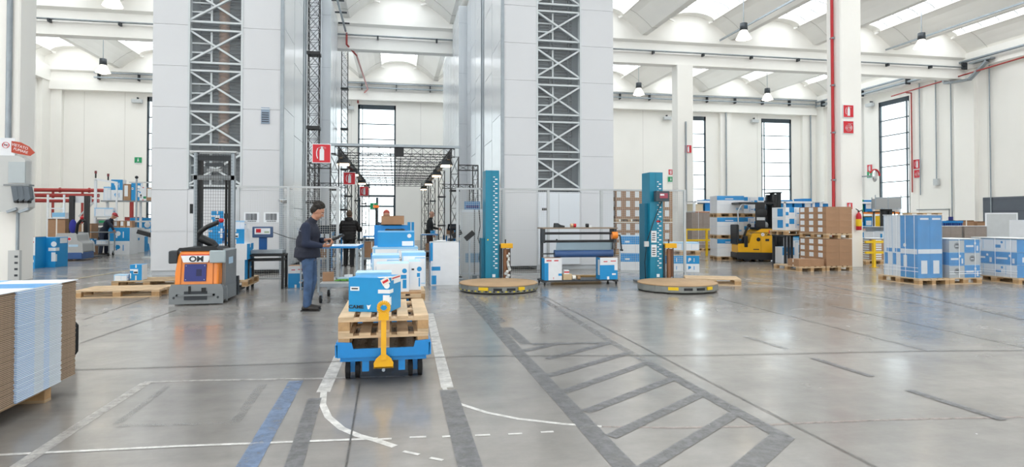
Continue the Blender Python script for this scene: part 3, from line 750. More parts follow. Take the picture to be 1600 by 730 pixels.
# printed cartons. prints: (face, u0, v0, u1, v1, material) or (face,'o',cx,cy,r,material)
def I_LOGO(face, m, s=1.0, u=.86):
    return [(face, 'o', u, .74, .085 * s, m), (face, u - .2 * s, .46, u + .06 * s, .6, m), (face, u - .055 * s, .12, u + .06 * s, .43, m)]
STY = {
 'blue': (BLUE, [('f', .04, .62, .26, .74, LABEL), ('f', .07, .66, .23, .7, INK), ('f', .72, .55, 1, .66, LABEL), ('f', .84, .2, 1, .5, LABEL), ('f', 'o', .93, .78, .09, LABEL), ('r', 0, .55, .3, .66, LABEL), ('r', 0, .2, .12, .44, LABEL), ('r', .35, .8, .95, .98, LABEL), ('r', .4, .83, .9, .94, INKR), ('l', .05, .5, .4, .62, LABEL)], BLUE),
 'white': (WHITE, I_LOGO('f', BLUE) + I_LOGO('r', BLUE, 1, .4) + [('f', .2, .7, .42, .76, INK), ('l', .1, .4, .3, .9, BLUE)], PALE),
 'white_plain': (WHITE, [('f', 0, .9, 1, 1, LBLUE), ('f', .02, .02, .06, .9, LBLUE), ('r', .1, .5, .4, .6, BLUE), ('f', .55, .08, .56, .85, LBLUE), ('f', .97, .08, .98, .85, LBLUE), ('f', .55, .83, .98, .86, LBLUE), ('f', .55, .08, .98, .1, LBLUE)], PALE),
 'bluetop': (BLUE, [('f', 'o', .86, .7, .13, WHITE), ('f', .66, .06, .97, .36, WHITE), ('f', 0, .94, 1, 1, LBLUE), ('r', .1, .1, .6, .4, WHITE)], BLUE),
 'split': (BLUE, [('f', 0, .66, 1, 1, WHITE), ('f', .2, .8, .42, .84, INKR), ('f', .6, .82, .9, .86, INKR), ('f', .82, .42, 1, .66, WHITE), ('f', .68, .2, .9, .28, WHITE), ('f', .4, 0, .52, .14, WHITE), ('l', .1, .2, .5, .9, WHITE)], BROWN),
 'whiteblue': (WHITE, [('l', 0, 0, 1, 1, BLUE), ('f', 0, 0, .22, .78, BLUE), ('f', .8, .2, 1, .3, BLUE), ('f', .1, .86, .4, .91, INKR), ('f', .55, .86, .8, .91, INKR), ('f', .5, .05, .53, .14, INKR)], BROWN),
 'blueside': (WHITE, [('r', 0, 0, 1, 1, BLUE), ('r', .85, .5, 1, .6, LABEL), ('f', .1, .2, .3, .45, INK), ('f', .12, .24, .28, .3, LABEL), ('f', .4, .93, .6, .99, INKR), ('f', .4, .02, .6, .08, INKR), ('f', 0, .55, .15, .66, BLUE)], WHITE),
 'bluefront': (BLUE, [('r', 0, 0, 1, 1, WHITE), ('f', 0, .62, .3, .72, LABEL), ('f', .3, .42, .68, .72, LABEL), ('f', .33, .46, .65, .56, INK), ('f', 0, .12, .1, .45, LABEL), ('f', .45, .8, .56, 1, TAPE), ('f', .45, 0, .56, .3, TAPE)], BLUE),
 'brown': (BROWN, [('f', 0, .97, 1, 1, KRAFTD), ('f', .46, .55, .54, 1, TAPE), ('f', .46, 0, .54, .2, TAPE)], BROWN),
 'kraft': (BROWN, [('f', 0, .96, 1, 1, KRAFTD)], BROWN),
 'brownlabel': (BROWN, [('f', .12, .25, .6, .92, LABEL), ('f', 0, .975, 1, 1, KRAFTD), ('l', .2, .3, .7, .9, LABEL)], BROWN),
 'brownplain': (BROWN2, [('f', 0, .975, 1, 1, KRAFTD), ('f', .985, 0, 1, 1, KRAFTD)], BROWN2),
 'wrapwhite': (WHITE, [('f', .05, .3, .3, .55, BLUE2), ('f', 'o', .35, .75, .1, BLUE2), ('f', .5, .2, .52, .9, LBLUE), ('f', 0, .96, 1, 1, LBLUE), ('r', 0, 0, 1, 1, BLUE2), ('r', .3, .3, .6, .6, WHITE)], WHITE),
 'wrapblue': (BLUE2, [('f', .1, .4, .6, .55, WHITE), ('f', 'o', .7, .7, .1, WHITE), ('f', 0, .96, 1, 1, LBLUE), ('f', .8, .1, .9, .5, WHITE), ('r', .2, .2, .8, .6, WHITE)], WHITE),
 'speaker': (LGREY, [('f', 0, .94, 1, 1, BLUE2), ('f', 'o', .5, .5, .26, MGREY), ('f', 'o', .5, .5, .15, INK), ('f', .4, .44, .6, .52, LABEL)], WHITE),
 'duo': (WHITE, [('f', 0, .5, 1, 1, BLUE), ('f', 'o', .45, .78, .09, WHITE), ('f', .36, .62, .42, .72, WHITE), ('f', .68, .62, .72, .85, WHITE), ('f', .36, .16, .42, .36, BLUE), ('f', .68, .14, .72, .36, BLUE), ('f', 'o', .45, .28, .08, BLUE), ('l', 0, .5, 1, 1, BLUE)], WHITE),
 'mix': (WHITE, [('f', .25, .55, .6, 1, BLUE2), ('f', 0, .3, .2, .6, BLUE2), ('f', .7, .2, .72, .9, BLUE2), ('f', .78, .45, .95, .52, BLUE2), ('l', .2, .2, .6, .9, BLUE2)], WHITE),
 'striped': (WHITE, [('f', 0, .5, 1, .98, BLUE2), ('f', .3, .6, .6, .7, WHITE), ('r', 0, 0, 1, 1, BROWN2), ('r', .3, .2, .6, .3, BLUE2)], LBLUE),
 'stripedlow': (WHITE, [('r', 0, 0, 1, 1, BLUE2), ('f', .7, .4, .9, .6, LBLUE)], LBLUE),
}
_CM = {}
def carton_mb(w, d, h, style):
    base, prints, top = STY[style]; q = MB(); q.bx(-w / 2, w / 2, -d / 2, d / 2, 0, h, base); e = .0015
    q.bx(-w / 2 + .002, w / 2 - .002, -d / 2 + .002, d / 2 - .002, h, h + .0015, top)
    for p in prints:
        F = p[0]
        if p[1] == 'o':
            _, _, cx, cy, r, m = p; r *= h
            if F == 'f': q.disc((-w / 2 + cx * w, -d / 2 - e * 1.5, cy * h), r, m, 'y')
            if F == 'r': q.disc((w / 2 + e * 1.5, -d / 2 + cx * d, cy * h), r, m, 'x')
            continue
        _, u0, v0, u1, v1, m = p; ee = e * (1 + .5 * (prints.index(p) % 4))
        if F == 'f': q.bx(-w / 2 + u0 * w, -w / 2 + u1 * w, -d / 2 - ee, -d / 2, v0 * h, v1 * h, m)
        if F == 'r': q.bx(w / 2, w / 2 + ee, -d / 2 + u0 * d, -d / 2 + u1 * d, v0 * h, v1 * h, m)
        if F == 'l': q.bx(-w / 2 - ee, -w / 2, -d / 2 + u0 * d, -d / 2 + u1 * d, v0 * h, v1 * h, m)
    return q
def carton(loc, w, d, h, style, label, rz=0, group=None, tape=False, name='carton'):
    """loc is the middle of the base"""
    k = (round(w, 3), round(d, 3), round(h, 3), style)
    if k not in _CM: _CM[k] = carton_mb(*k).mesh('carton')
    o = bpy.data.objects.new(name, _CM[k]); COL.objects.link(o); o.location = loc; o.rotation_euler = (0, 0, rz); tag(o, label, 'box', group)
    if tape:
        MB().bx(-w / 2 - .002, w / 2 + .002, -.025, .025, h + .0005, h + .003, TAPE).bx(w / 2, w / 2 + .004, -.025, .025, h * .75, h, TAPE).bx(-w / 2 - .004, -w / 2, -.025, .025, h * .75, h, TAPE).build('tape', o)
    return o
ORD = ('first', 'second', 'third', 'fourth', 'fifth', 'sixth', 'seventh', 'eighth', 'ninth')
def where(i, nx, j, ny, k, nz):
    t = [] if nz < 2 else [('bottom' if k == 0 else 'top' if k == nz - 1 else ORD[k]) + ' row']
    if nx > 1: t.append(('left' if i == 0 else 'right' if i == nx - 1 else 'middle' if nx == 3 else ORD[i]) + ' column')
    if ny > 1: t.append('front' if j == 0 else 'rear')
    return ', ' + ' '.join(t)
def load(pl, rz, x0, y0, z0, nx, ny, nz, w, d, h, style, label, group, gap=.004, skip=None, pos=False):
    """a block of cartons; pl is the pallet centre; x0,y0 lower-left corner in the pallet frame; only the layers and rows in view"""
    c, s = cos(rz), sin(rz)
    for k in range(nz):
        for j in range(ny):
            for i in range(nx):
                if j > 0 and i < nx - 1 and k < nz - 1: continue
                if skip and skip(i, j, k): continue
                x = x0 + (i + .5) * (w + gap); y = y0 + (j + .5) * (d + gap)
                st = style(i, j, k) if callable(style) else style
                carton((pl[0] + x * c - y * s, pl[1] + x * s + y * c, z0 + k * (h + .003)), w, d, h, st, (label(i, j, k) if callable(label) else label) + (where(i, nx, j, ny, k, nz) if pos else ''), rz, group)
def wrap(pl, rz, w, d, z0, z1, label, top=True, n=5):
    r = E('stretch_film', (pl[0], pl[1], z0), rz, label, 'plastic wrap', 'stretch film round pallet loads')
    q = MB(); H = z1 - z0; rnd = random.Random(int(pl[0] * 10)); nn = 26
    for (a, b) in (((-w / 2, -d / 2), (w / 2, -d / 2)), ((w / 2, -d / 2), (w / 2, d / 2)), ((w / 2, d / 2), (-w / 2, d / 2)), ((-w / 2, d / 2), (-w / 2, -d / 2))):
        q.quad((a[0], a[1], 0), (b[0], b[1], 0), (b[0], b[1], H), (a[0], a[1], H), FILM)
    q.build('film', r)
    if top: q = MB(); q.bx(-w / 2 - .005, w / 2 + .005, -d / 2 - .005, d / 2 + .005, H, H + .012, M('top sheet', '#eff1f3', .3)); q.build('top_sheet', r)
    if n:
        q = MB()
        for k in range(n):
            x = -w / 2 + w * (k + .6) / n
            q.bx(x, x + .012, -d / 2 - .006, -d / 2 - .002, 0, H, M('white strap', '#eef0f2', .35))
        q.bx(-w / 2, w / 2, -d / 2 - .008, -d / 2 - .003, H * .1, H * .1 + .012, MT['white strap']); q.bx(-w / 2, w / 2, -d / 2 - .008, -d / 2 - .003, H * .16, H * .16 + .01, MT['white strap'])
        q.build('strap', r)
    return r

# ---- stack of flat cartons, front left
xr = -2.74
pallet((-3.4, 5.02, 0), 0, 'wooden pallet under the stack of flat printed cartons at the left edge', 1.2, 1.5, wood=WOOD2)
edge = M('corrugated edge', '#a8927c', .8, var=.15, vs=30); edged = M('corrugated edge dark', '#6f5d4c', .85); stripe_g = M('board grey line', '#b4bdc8', .6); stripe_d = M('board blue line', '#7aa7d8', .5)
stripe_w = M('blank white', '#dfe6ee', .5); stripe_b = M('blank pale blue', '#7fb2de', .5)
nS = 62; zS = .146; hS = (.965 - zS) / nS
variants = []
for v in range(4):
    q = MB(); t = hS - .0012; j = (.0015, -.001, .0005, -.0015)[v]
    q.bx(-1.25, -.012, -1.0, .93, 0, t, edge)
    q.bx(-.012, 0 + j, -1.0, -.94 + .98, 0, t * .55, edge); q.bx(-.012, j, -1.0, .04, t * .55, t, edged)
    for (a, b, m) in ((.04, .27, stripe_b), (.27, .4, stripe_w), (.4, .48, stripe_b), (.48, .655, stripe_w)):
        q.bx(-.02, .018 + j, a, b, t * .5, t, stripe_w); q.bx(-.02, .015 + j, a, b, 0, t * .5, stripe_d if m is stripe_b else stripe_g)
    q.bx(-.012, j - .004, .655, .93, 0, t * .6, edge); q.bx(-.012, j - .004, .655, .93, t * .6, t, edged)
    variants.append(q.mesh('flat_carton'))
for k in range(nS):
    o = bpy.data.objects.new('flat_carton', variants[(k * 7 + k // 3) % 4]); COL.objects.link(o)
    o.location = (xr + .0015 * sin(k * 1.7), 5.1 + .003 * cos(k * 2.3), zS + k * hS)
    tag(o, 'flat folded printed carton in the thick stack at the left edge', 'folded carton', 'flat cartons in the front left stack')
q = MB(); q.bx(-1.25, .014, -1.0, .93, 0, .004, stripe_w); q.bx(-1.25, .014, .25, .6, .004, .005, BLUE2); q.bx(-.35, .014, .655, .93, .004, .005, stripe_w); q.bx(-1.1, -.5, -.8, .93, .004, .0052, stripe_b)
q.build('flat_carton', None, (xr, 5.1, zS + nS * hS), label='topmost flat carton with a pale blue printed face, at the left edge', cat='folded carton', group='flat cartons in the front left stack')
# black pallet truck half hidden behind the stack
r = E('pallet_truck', (-3.62, 6.98, 0), 0, 'dark pallet truck mostly hidden behind the stack of flat cartons', 'pallet truck')
q = MB(); q.prism([(-.35, .06), (.3, .06), (.34, .12), (.34, .38), (.26, .48), (-.3, .52)], 'y', -.25, .25, BLK); q.build('drive_housing', r, bevel=.02)
q = MB(); q.ell((.2, 0, .5), (.13, .16, .09), MGREY); q.build('motor_cover', r)
q = MB(); q.cyl((.28, -.05, .3), (.4, -.05, .3), .035, BLK); q.cyl((.3, -.16, .2), (.38, -.16, .2), .07, RUB); q.bx(.3, .36, -.2, .1, .25, .36, BLK); q.build('linkage', r)
q = MB(); q.cyl((.1, -.27, .1), (.2, -.27, .1), .1, RUB); q.cyl((.1, .2, .1), (.2, .2, .1), .1, RUB); q.build('wheel', r)
q = MB(); q.bx(-1.3, -.35, -.25, -.08, .05, .11, DGREY); q.bx(-1.3, -.35, .08, .25, .05, .11, DGREY); q.build('fork', r)
pallet((-4.78, 8.7, 0), 0, 'pallet just showing behind the stack of flat cartons', 1.2, .8); 

# ---- empty pallets at left with two small boxes
pallet((-5.2, 13.4, 0), 0, 'empty pallet lying on the floor left of the orange stacker', 1.5, .9)
pallet((-5.35, 15.25, 0), 0, 'empty pallet further back with the two small boxes on it', 1.4, .9, wood=WOOD2)
pallet((-4.25, 16.7, 0), 0, 'pallet at the foot of the left storage tower', 1.2, .8, wood=WOOD2)
carton((-5.62, 15.1, .145), .24, .3, .34, 'bluefront', 'small blue and white box standing on the back empty pallet')
carton((-5.9, 15.0, .145), .26, .25, .13, 'white_plain', 'small flat white box beside the blue one on the back empty pallet')

# ---- orange stacker
r = E('pallet_stacker', (-3.4, 11.6, 0), 0, 'orange and grey electric stacker with a tall wire guarded mast', 'stacker')
q = MB(); q.prism([(-.47, .05), (.47, .05), (.47, .26), (.44, .33), (-.44, .33), (-.47, .26)], 'y', 0, .3, MGREY); q.bx(-.46, .46, .3, 1.02, .05, .33, MGREY)
q.build('chassis', r, bevel=.03)
q = MB(); q.bx(-.36, .34, -.035, 0, .16, .19, MGREY); q.bx(-.22, .2, -.012, 0, .09, .24, DGREY); q.bx(-.14, -.1, -.02, 0, .2, .33, BLK); q.bx(.1, .18, -.02, 0, .22, .3, BLK); q.bx(-.36, -.33, -.035, .03, .16, .19, MGREY); q.bx(.31, .34, -.035, .03, .16, .19, MGREY); q.build('front_step', r)
for x in (-.41, .4): MB().cyl((x, -.006, .13), (x, .01, .13), .022, DGREY).build('bolt', r)
q = MB()
sec = [(-.41, .33), (.4, .33), (.41, .6), (.39, .84), (.33, .95), (-.33, .95), (-.39, .84), (-.43, .55)]
fr = [(x * (1.0 if z < .5 else .97), .02 + max(0, z - .33) * .12, z) for x, z in sec]; bk = [(x, .86, z) for x, z in sec]
q.add(fr + bk, [tuple(range(8)), tuple(range(15, 7, -1))] + [(i, i + 8, (i + 1) % 8 + 8, (i + 1) % 8) for i in range(8)], ORANGE); q.build('cowl', r, bevel=.035)
for x in (-.3, .3):
    MB().bar((x, .028, .36), (x * .97, .085, .86), .02, M('orange groove', '#b9620f', .4), .02).build('cowl_ridge', r)
q = MB(); q.bar((-.21, .025, .4), (-.2, .062, .72), .001, NAVY, .001); R_ = Matrix.Rotation(-.118, 3, 'X')
q = MB(); q.box((-.03, .04, .56), (.4, .03, .3), NAVY, R=R_); q.box((.04, .025, .56), (.1, .006, .12), M('dark decal', '#1b1f4c', .5), R=R_); 
for x in (-.2, .14):
    for z in (.44, .68): q.box((x, .026 + (z - .56) * .12, z), (.012, .01, .012), LGREY, R=R_)
q.build('battery_panel', r)
q = MB(); q.add([(-.25, .072, .74), (.2, .072, .74), (.26, .085, .86), (-.3, .085, .86), (-.25, .02, .74), (.2, .02, .74), (.26, .035, .86), (-.3, .035, .86)], [(4, 5, 6, 7), (0, 4, 7, 3), (1, 2, 6, 5), (3, 7, 6, 2)], LABEL)
q.bx(-.3, .26, .034, .06, .86, .875, SR); nb = q.build('name_band', r)
text('OM', .13, INK, nb, (-.01, .022, .795), (pi / 2 - .12, 0, 0), sx=1.3, bold=.004)
q = MB(); q.prism([(-.38, .94), (.38, .94), (.34, .985), (-.34, .985)], 'y', .08, .85, BLK); q.bx(.05, .32, .1, .2, .97, 1.02, BLK); q.bx(.1, .2, .1, .12, .985, 1.0, SR); q.build('top_deck', r, bevel=.01)
q = MB(); q.prism([(.4, .3), (.47, .3), (.47, .93), (.41, .96)], 'y', .25, 1.0, MGREY); q.bx(.46, .475, 0.3, 1.0, .05, .3, MGREY); q.bx(.471, .473, .45, .75, .68, .8, M('pale blue badge', '#b9d6ec', .4)); q.build('battery_cover', r, bevel=.02)
q = MB(); q.tube([(.27, .3, .98), (.2, .28, 1.06), (-.02, .25, 1.16)], .075, BLK); q.tube([(-.02, .25, 1.16), (-.02, .2, 1.26), (.15, .15, 1.36), (.36, .12, 1.44)], .042, BLK); q.build('tiller', r)
MB().ell((.42, .11, 1.47), (.05, .04, .04), RED).build('belly_button', r)
q = MB(); q.tube([(-.42, .35, .87), (-.3, .35, .88)], .03, GALV); q.box((-.48, .2, .83), (.16, .3, .22), DGREY, rz=.2); q.build('side_guard', r, bevel=.02)
q = MB(); q.box((.4, -.03, .84), (.3, .05, .22), M('folded pad grey', '#a9b6bb', .4)); q.build('side_guard', r, bevel=.02)
zt = 2.76
for s in (-1, 1):
    MB().bx(.375 * s - .035, .375 * s + .035, 1.02, 1.14, .05, zt, GALV).build('mast_column', r)
    MB().bx(.3 * s - .03, .3 * s + .03, 1.08, 1.2, .1, zt - .1, BLK).build('inner_mast', r)
q = MB(); q.bx(-.47, .47, .95, 1.15, zt, zt + .03, LGREY); q.bx(-.43, .43, 1.02, 1.1, zt - .52, zt - .43, MGREY); q.bx(-.4, .4, 1.04, 1.1, zt - .15, zt - .05, DGREY); q.bx(-.18, .18, 1.0, 1.1, zt - .26, zt - .2, DGREY); q.cyl((-.15, 1.05, zt - .33), (.15, 1.05, zt - .33), .03, LGREY); q.build('mast_crossbar', r)
q = MB(); x = -.36
while x < .37: q.bx(x - .002, x + .002, 1.0, 1.004, .95, zt - .02, BLK); x += .05
z = 1.0
while z < zt - .02: q.bx(-.38, .38, 1.0, 1.004, z - .002, z + .002, BLK); z += .06
q.build('mesh_guard', r)
q = MB(); q.cyl((.22, 1.12, .9), (.22, 1.12, 2.3), .025, BLK); q.bx(.19, .25, 1.08, 1.14, 1.5, 1.6, BLK); q.build('lift_chain', r)
MB().bx(-.47, -.43, .98, 1.06, 1.6, 1.78, BLK).build('sensor', r)
for s in (-1, 1): MB().bx(.22 * s - .08, .22 * s + .08, 1.14, 2.4, .03, .085, DGREY).build('fork', r)
MB().bx(-.48, .48, 1.1, 1.2, .04, .4, DGREY).build('fork_carriage', r); r.scale = (.88, 1, 1)

# ---- carton load behind the stacker
PX, PY = -3.42, 14.2
pallet((PX, PY + .0, .09), pi / 2, 'pallet carrying blue and white cartons just behind the orange stacker', 1.15, .8)
bz = .235
carton((-3.32, 13.95, bz), .5, .62, .41, 'blueside', 'lowest large white carton with a blue side, behind the stacker', tape=True)
carton((-3.3, 13.95, bz + .413), .54, .6, .33, 'blueside', 'middle white carton with a blue side, behind the stacker', tape=True)
carton((-3.28, 13.95, bz + .746), .36, .44, .3, 'bluefront', 'upper blue carton with a white side in the stack behind the stacker', tape=True)
carton((-3.22, 13.95, bz + 1.05), .2, .25, .17, 'white_plain', 'tiny white carton topping the stack behind the stacker')

carton((-3.71, 14.15, bz), .26, .5, .8, 'bluefront', 'tall blue carton seen through the stacker mast guard')
carton((-3.71, 14.1, bz + .803), .27, .4, .3, 'blue', 'blue carton with white band seen through the stacker mast, second from the top')
carton((-3.68, 14.1, bz + 1.106), .24, .35, .32, 'bluefront', 'topmost blue carton seen through the stacker mast')

# ---- scale desk
p = G(420, 447); sx_, sy_ = -2.72, 14.15
r = E('scale_table', (sx_, sy_, 0), 0, 'black table with a floor scale platform left of the standing man', 'table')
q = MB(); q.bx(-.38, .38, -.25, .25, .7, .74, BLK); q.bx(-.36, .36, -.24, .24, .6, .64, BLK); q.build('table_top', r)
for a in (-.35, .35):
    for b_ in (-.22, .22): MB().bx(a - .025, a + .025, b_ - .025, b_ + .025, 0, .7, BLK).build('leg', r)
r = E('weighing_scale', (sx_, sy_, .74), 0, 'blue weighing scale with a display post on the black table', 'scale')
q = MB(); q.bx(-.3, .34, -.2, .2, .02, .09, GALV); q.bx(-.28, .32, -.18, .18, 0, .02, DGREY); q.build('platform', r)
q = MB(); q.bx(-.2, -.04, .1, .16, .09, .36, M('scale blue', '#1d5a9a', .4)); q.build('display_post', r)
q = MB(); q.box((-.12, .1, .47), (.42, .08, .24), M('scale housing', '#41597e', .4)); q.build('display_housing', r, bevel=.015)
q = MB(); q.box((-.12, .057, .49), (.32, .006, .13), LABEL); q.box((-.2, .052, .5), (.1, .006, .08), RED); q.box((-.03, .052, .47), (.1, .006, .04), M('display green', '#a9b8a0', .4)); q.build('display', r)
mb = MB(); mb.tube([(sx_ + .08, sy_ + .2, 1.2), (sx_ + .4, sy_ + .2, 1.08), (sx_ + .9, sy_ + .25, .98), (sx_ + 1.3, sy_ + .3, 1.0)], .008, BLK, 6); mb.build('cable', label='thin black cable hanging from the scale display', cat='cable')
carton((-2.12, 14.3, 0), .34, .34, .47, 'split', 'blue carton with a white top band beside the scale table')
r = E('tool_rack', (-1.84, 13.9, 0), 0, 'grey steel rack of black crates behind the standing man', 'rack')
for a in (-.13, .13):
    for b_ in (-.18, .18): MB().bx(a - .012, a + .012, b_ - .012, b_ + .012, 0, 1.0 if b_ > 0 else .72, GALV).build('upright', r)
for z in (.03, .2, .37, .54, .7): MB().bx(-.13, .13, -.18, .18, z, z + .015, GALV).build('shelf', r)
for k, z in enumerate((.045, .215, .385, .555)):
    c = MB(); c.bx(-.11, .11, -.16, .16, 0, .11, (BLK, M('crate grey blue', '#4a5560', .5))[k % 2]); c.bx(-.1, .1, -.165, -.16, .03, .08, DGREY)
    c.build('crate', None, (-1.84, 13.9, z), label='dark crate in the grey rack, %s shelf' % ('lowest', 'second', 'third', 'top')[k], cat='crate', group='crates in the grey rack')

# ---- blue trolley beside the man
def trolley(name, loc, rz, w, d, ztop, label, zlow=.28, m=BLUEST, top=WHITE, caster=.07, midrail=True):
    r = E(name, loc, rz, label, 'trolley', 'blue trolleys')
    for a in (-1, 1):
        for b_ in (-1, 1):
            MB().bx(a * w / 2 - .02, a * w / 2 + .02, b_ * d / 2 - .02, b_ * d / 2 + .02, .2, ztop, GALV).build('upright', r)
            c = MB(); c.cyl((a * (w / 2 - .03) - .02, b_ * (d / 2 - .05), caster + .002), (a * (w / 2 - .03) + .02, b_ * (d / 2 - .05), caster + .002), caster, RUB); c.bx(a * (w / 2 - .03) - .028, a * (w / 2 - .03) + .028, b_ * (d / 2 - .05) - .02, b_ * (d / 2 - .05) + .02, caster, .2, GALV); c.build('caster', r)
    q = MB(); q.bx(-w / 2, w / 2, -d / 2, d / 2, zlow, zlow + .03, LGREY); q.bx(-w / 2 - .01, w / 2 + .01, -d / 2 - .012, -d / 2, zlow - .03, zlow + .03, GALV); q.build('lower_shelf', r)
    q = MB(); q.bx(-w / 2, w / 2, -d / 2, d / 2, ztop, ztop + .03, top); q.bx(-w / 2 - .012, w / 2 + .012, -d / 2 - .015, -d / 2, ztop - .005, ztop + .032, m); q.bx(w / 2, w / 2 + .014, -d / 2, d / 2, ztop - .03, ztop + .032, m); q.build('upper_shelf', r)
    return r
trolley('trolley', (-.98, 11.9, 0), -.05, .66, 1.0, .98, 'blue topped two shelf trolley beside the standing man', zlow=.32)
q = MB()
for k in range(7): q.box((-.1 + .04 * k, .01 * (k % 3), .012 * (k % 2)), (.09, .05, .02), M('green bags', '#6fae4c', .5), rz=k)
q.build('packaging_bag', None, (-.95, 11.75, .85 - .5 + .02), label='green packets on the lower shelf of the trolley by the man', cat='packets')
q = MB(); q.box((0, 0, .03), (.3, .2, .06), M('blue white plastic', '#b8d4ec', .35), rz=.3); q.box((.06, .05, .08), (.12, .1, .05), WHITE, rz=1); q.box((-.3, 0, .08), (.2, .2, .16), BROWN, rz=.1); q.build('parts_bag', None, (-.92, 11.9, .352), label='pale plastic bag and small brown box on the trolley lower shelf', cat='bag')
q = MB(); q.box((0, 0, .005), (.4, .28, .01), M('worksheet blue', '#a9c7e6', .5), rz=.15); q.build('worksheet', None, (-.9, 11.75, 1.011), label='pale blue worksheet on top of the trolley by the man', cat='paper')

# ---- tow carts, pallets and cartons in the aisle
def tow_cart(loc, label, bar=True):
    r = E('tow_cart', loc, 0, label, 'cart', 'blue tow carts')
    q = MB(); q.bx(-.4, .4, 0.02, 1.5, .28, .325, M('checker steel', '#8b8177', .35, .6, var=.15, vs=12)); q.build('deck', r)
    q = MB()
    for i in range(12):
        for j in range(22): q.box((-.37 + .067 * i, .08 + .065 * j, .327), (.034, .009, .003), MT['checker steel'], rz=.8 if (i + j) % 2 else -.8)
    q.build('tread_pattern', r)
    q = MB(); q.add([(-.415, 0, .405), (-.28, 0, .395), (-.265, 0, .34), (.265, 0, .34), (.28, 0, .395), (.415, 0, .405), (.405, 0, .265), (-.405, 0, .265)] + [(-.415, .025, .405), (-.28, .025, .395), (-.265, .025, .34), (.265, .025, .34), (.28, .025, .395), (.415, .025, .405), (.405, .025, .265), (-.405, .025, .265)],
                   [tuple(range(8)), tuple(range(15, 7, -1))] + [(i, i + 8, (i + 1) % 8 + 8, (i + 1) % 8) for i in range(8)], BLUEST); q.build('front_lip', r)
    q = MB()
    for s in (-1, 1): q.bx(.412 * s - .01, .412 * s + .01, 0, 1.5, .27, .38, BLUEST)
    q.build('side_rail', r)
    q = MB(); q.bx(-.38, .38, .03, 1.5, .225, .28, BLUEST); q.bx(-.19, -.13, .04, .1, .13, .24, BLUEST); q.bx(.13, .19, .04, .1, .13, .24, BLUEST); q.bx(-.33, .33, .38, .44, .19, .23, DGREY); q.build('subframe', r)
    for s in (-1, 1):
        for y in (.36, 1.3):
            for dx in (-.045, .045):
                w = MB(); x = .29 * s + dx; w.cyl((x - .02, y, .085), (x + .02, y, .085), .085, RUB, n=24); wh = w.build('wheel', r); MB().cyl((x - .024, y, .085), (x + .024, y, .085), .045, DGREY).build('hub', wh)
            MB().bx(.29 * s - .022, .29 * s + .022, y - .03, y + .05, .06, .23, BLUEST).build('wheel_fork', r)
    if bar:
        b = MB(); b.prism([(-.082, .18), (.082, .18), (.086, .22), (.065, .26), (.03, .29), (-.03, .29), (-.065, .26), (-.086, .22)], 'y', -.07, -.045, YEL); b.bx(-.085, .085, -.07, .0, .178, .188, YEL); b.bar((0, -.06, .25), (0, -.04, .64), .045, YEL, .035); b.bx(-.045, .045, -.07, -.025, .6, .66, YEL)
        for i in range(20):
            t0, t1 = 2 * pi * i / 20, 2 * pi * (i + 1) / 20; b.bar((.045 * cos(t0), -.05, .71 + .045 * sin(t0)), (.045 * cos(t1), -.05, .71 + .045 * sin(t1)), .03, YEL, .035)
        b.build('drawbar', r); MB().cyl((0, -.09, .165), (0, -.05, .165), .014, GALV).build('drawbar_pin', r)
    return r
tow_cart((-.1, 5.68, 0), 'blue tow cart with a raised yellow drawbar nearest the camera')
tow_cart((-.1, 7.3, 0), 'second blue tow cart behind the one with the yellow drawbar', False)
tow_cart((-.1, 8.95, 0), 'third blue tow cart at the back of the row in the aisle', False)
pallet((-.1, 6.32, .328), pi / 2, 'lower of two stacked pallets on the nearest cart', 1.2, .8); pallet((-.1, 6.32, .474), pi / 2, 'upper of two stacked pallets, under the blue carton on the nearest cart', 1.2, .8)
zt = .62
c = carton((-.19, 6.18, zt), .4, .36, .32, 'blue', 'bright blue printed carton on the nearest cart', rz=-.3, tape=False)
text('CAME', .045, INK, c, (-.125, -.1845, .045), sx=1.25, bold=.001); MB().prism([(0, 0), (.012, .0), (.03, .045), (.02, .04), (.008, .035), (-.012, .04)], 'y', -.1845, -.182, LABEL).build('logo_mark', c).location = (-.01, 0, .025)
q = MB(); q.box((.14, -.12, .3225), (.14, .1, .002), TAPE, rz=.5); q.box((.16, -.1835, .29), (.08, .002, .06), TAPE, R=Matrix.Rotation(-.5, 3, 'Y')); q.box((.16, -.185, .29), (.06, .002, .022), INKR, R=Matrix.Rotation(-.5, 3, 'Y')); q.box((.201, .02, .31), (.003, .3, .035), TAPE); q.box((.2025, .02, .31), (.003, .25, .012), INKR); q.build('red_printed_tape', c)
carton((-.22, 6.68, zt), .36, .3, .325, 'white_plain', 'white carton right behind the bright blue one')
# second cart
pallet((-.1, 7.95, .328), pi / 2, 'lower pallet on the second tow cart', 1.2, .8, wood=WOOD2)
pallet((-.1, 7.95, .474), pi / 2, 'upper pallet with a board on it on the second tow cart', 1.2, .8)
MB().bx(-.4, .4, -.58, .58, 0, .02, M('chipboard', '#b08d68', .75, var=.1, vs=30)).build('sheet_board', None, (-.1, 7.95, .619), label='chipboard sheet on the pallet of the second tow cart', cat='board')
z2 = .64
carton((-.03, 7.62, z2), .38, .4, .33, 'white', 'white carton with a blue i shaped print, left front on the second cart')
carton((.235, 7.78, z2), .14, .4, .34, 'white', 'narrow white carton with blue print beside the other on the second cart')
carton((-.12, 8.2, z2), .34, .5, .4, 'white_plain', 'white carton at the back left on the second cart'); carton((.23, 8.22, z2), .3, .5, .43, 'white_plain', 'white carton with pale blue edges at the back right on the second cart')
pallet((.02, 9.55, .328), pi / 2, 'pallet on the third tow cart with its end showing at the right', 1.2, .8)
carton((.0, 9.3, .4735), .68, .6, .38, 'white_plain', 'large white carton low on the third cart')
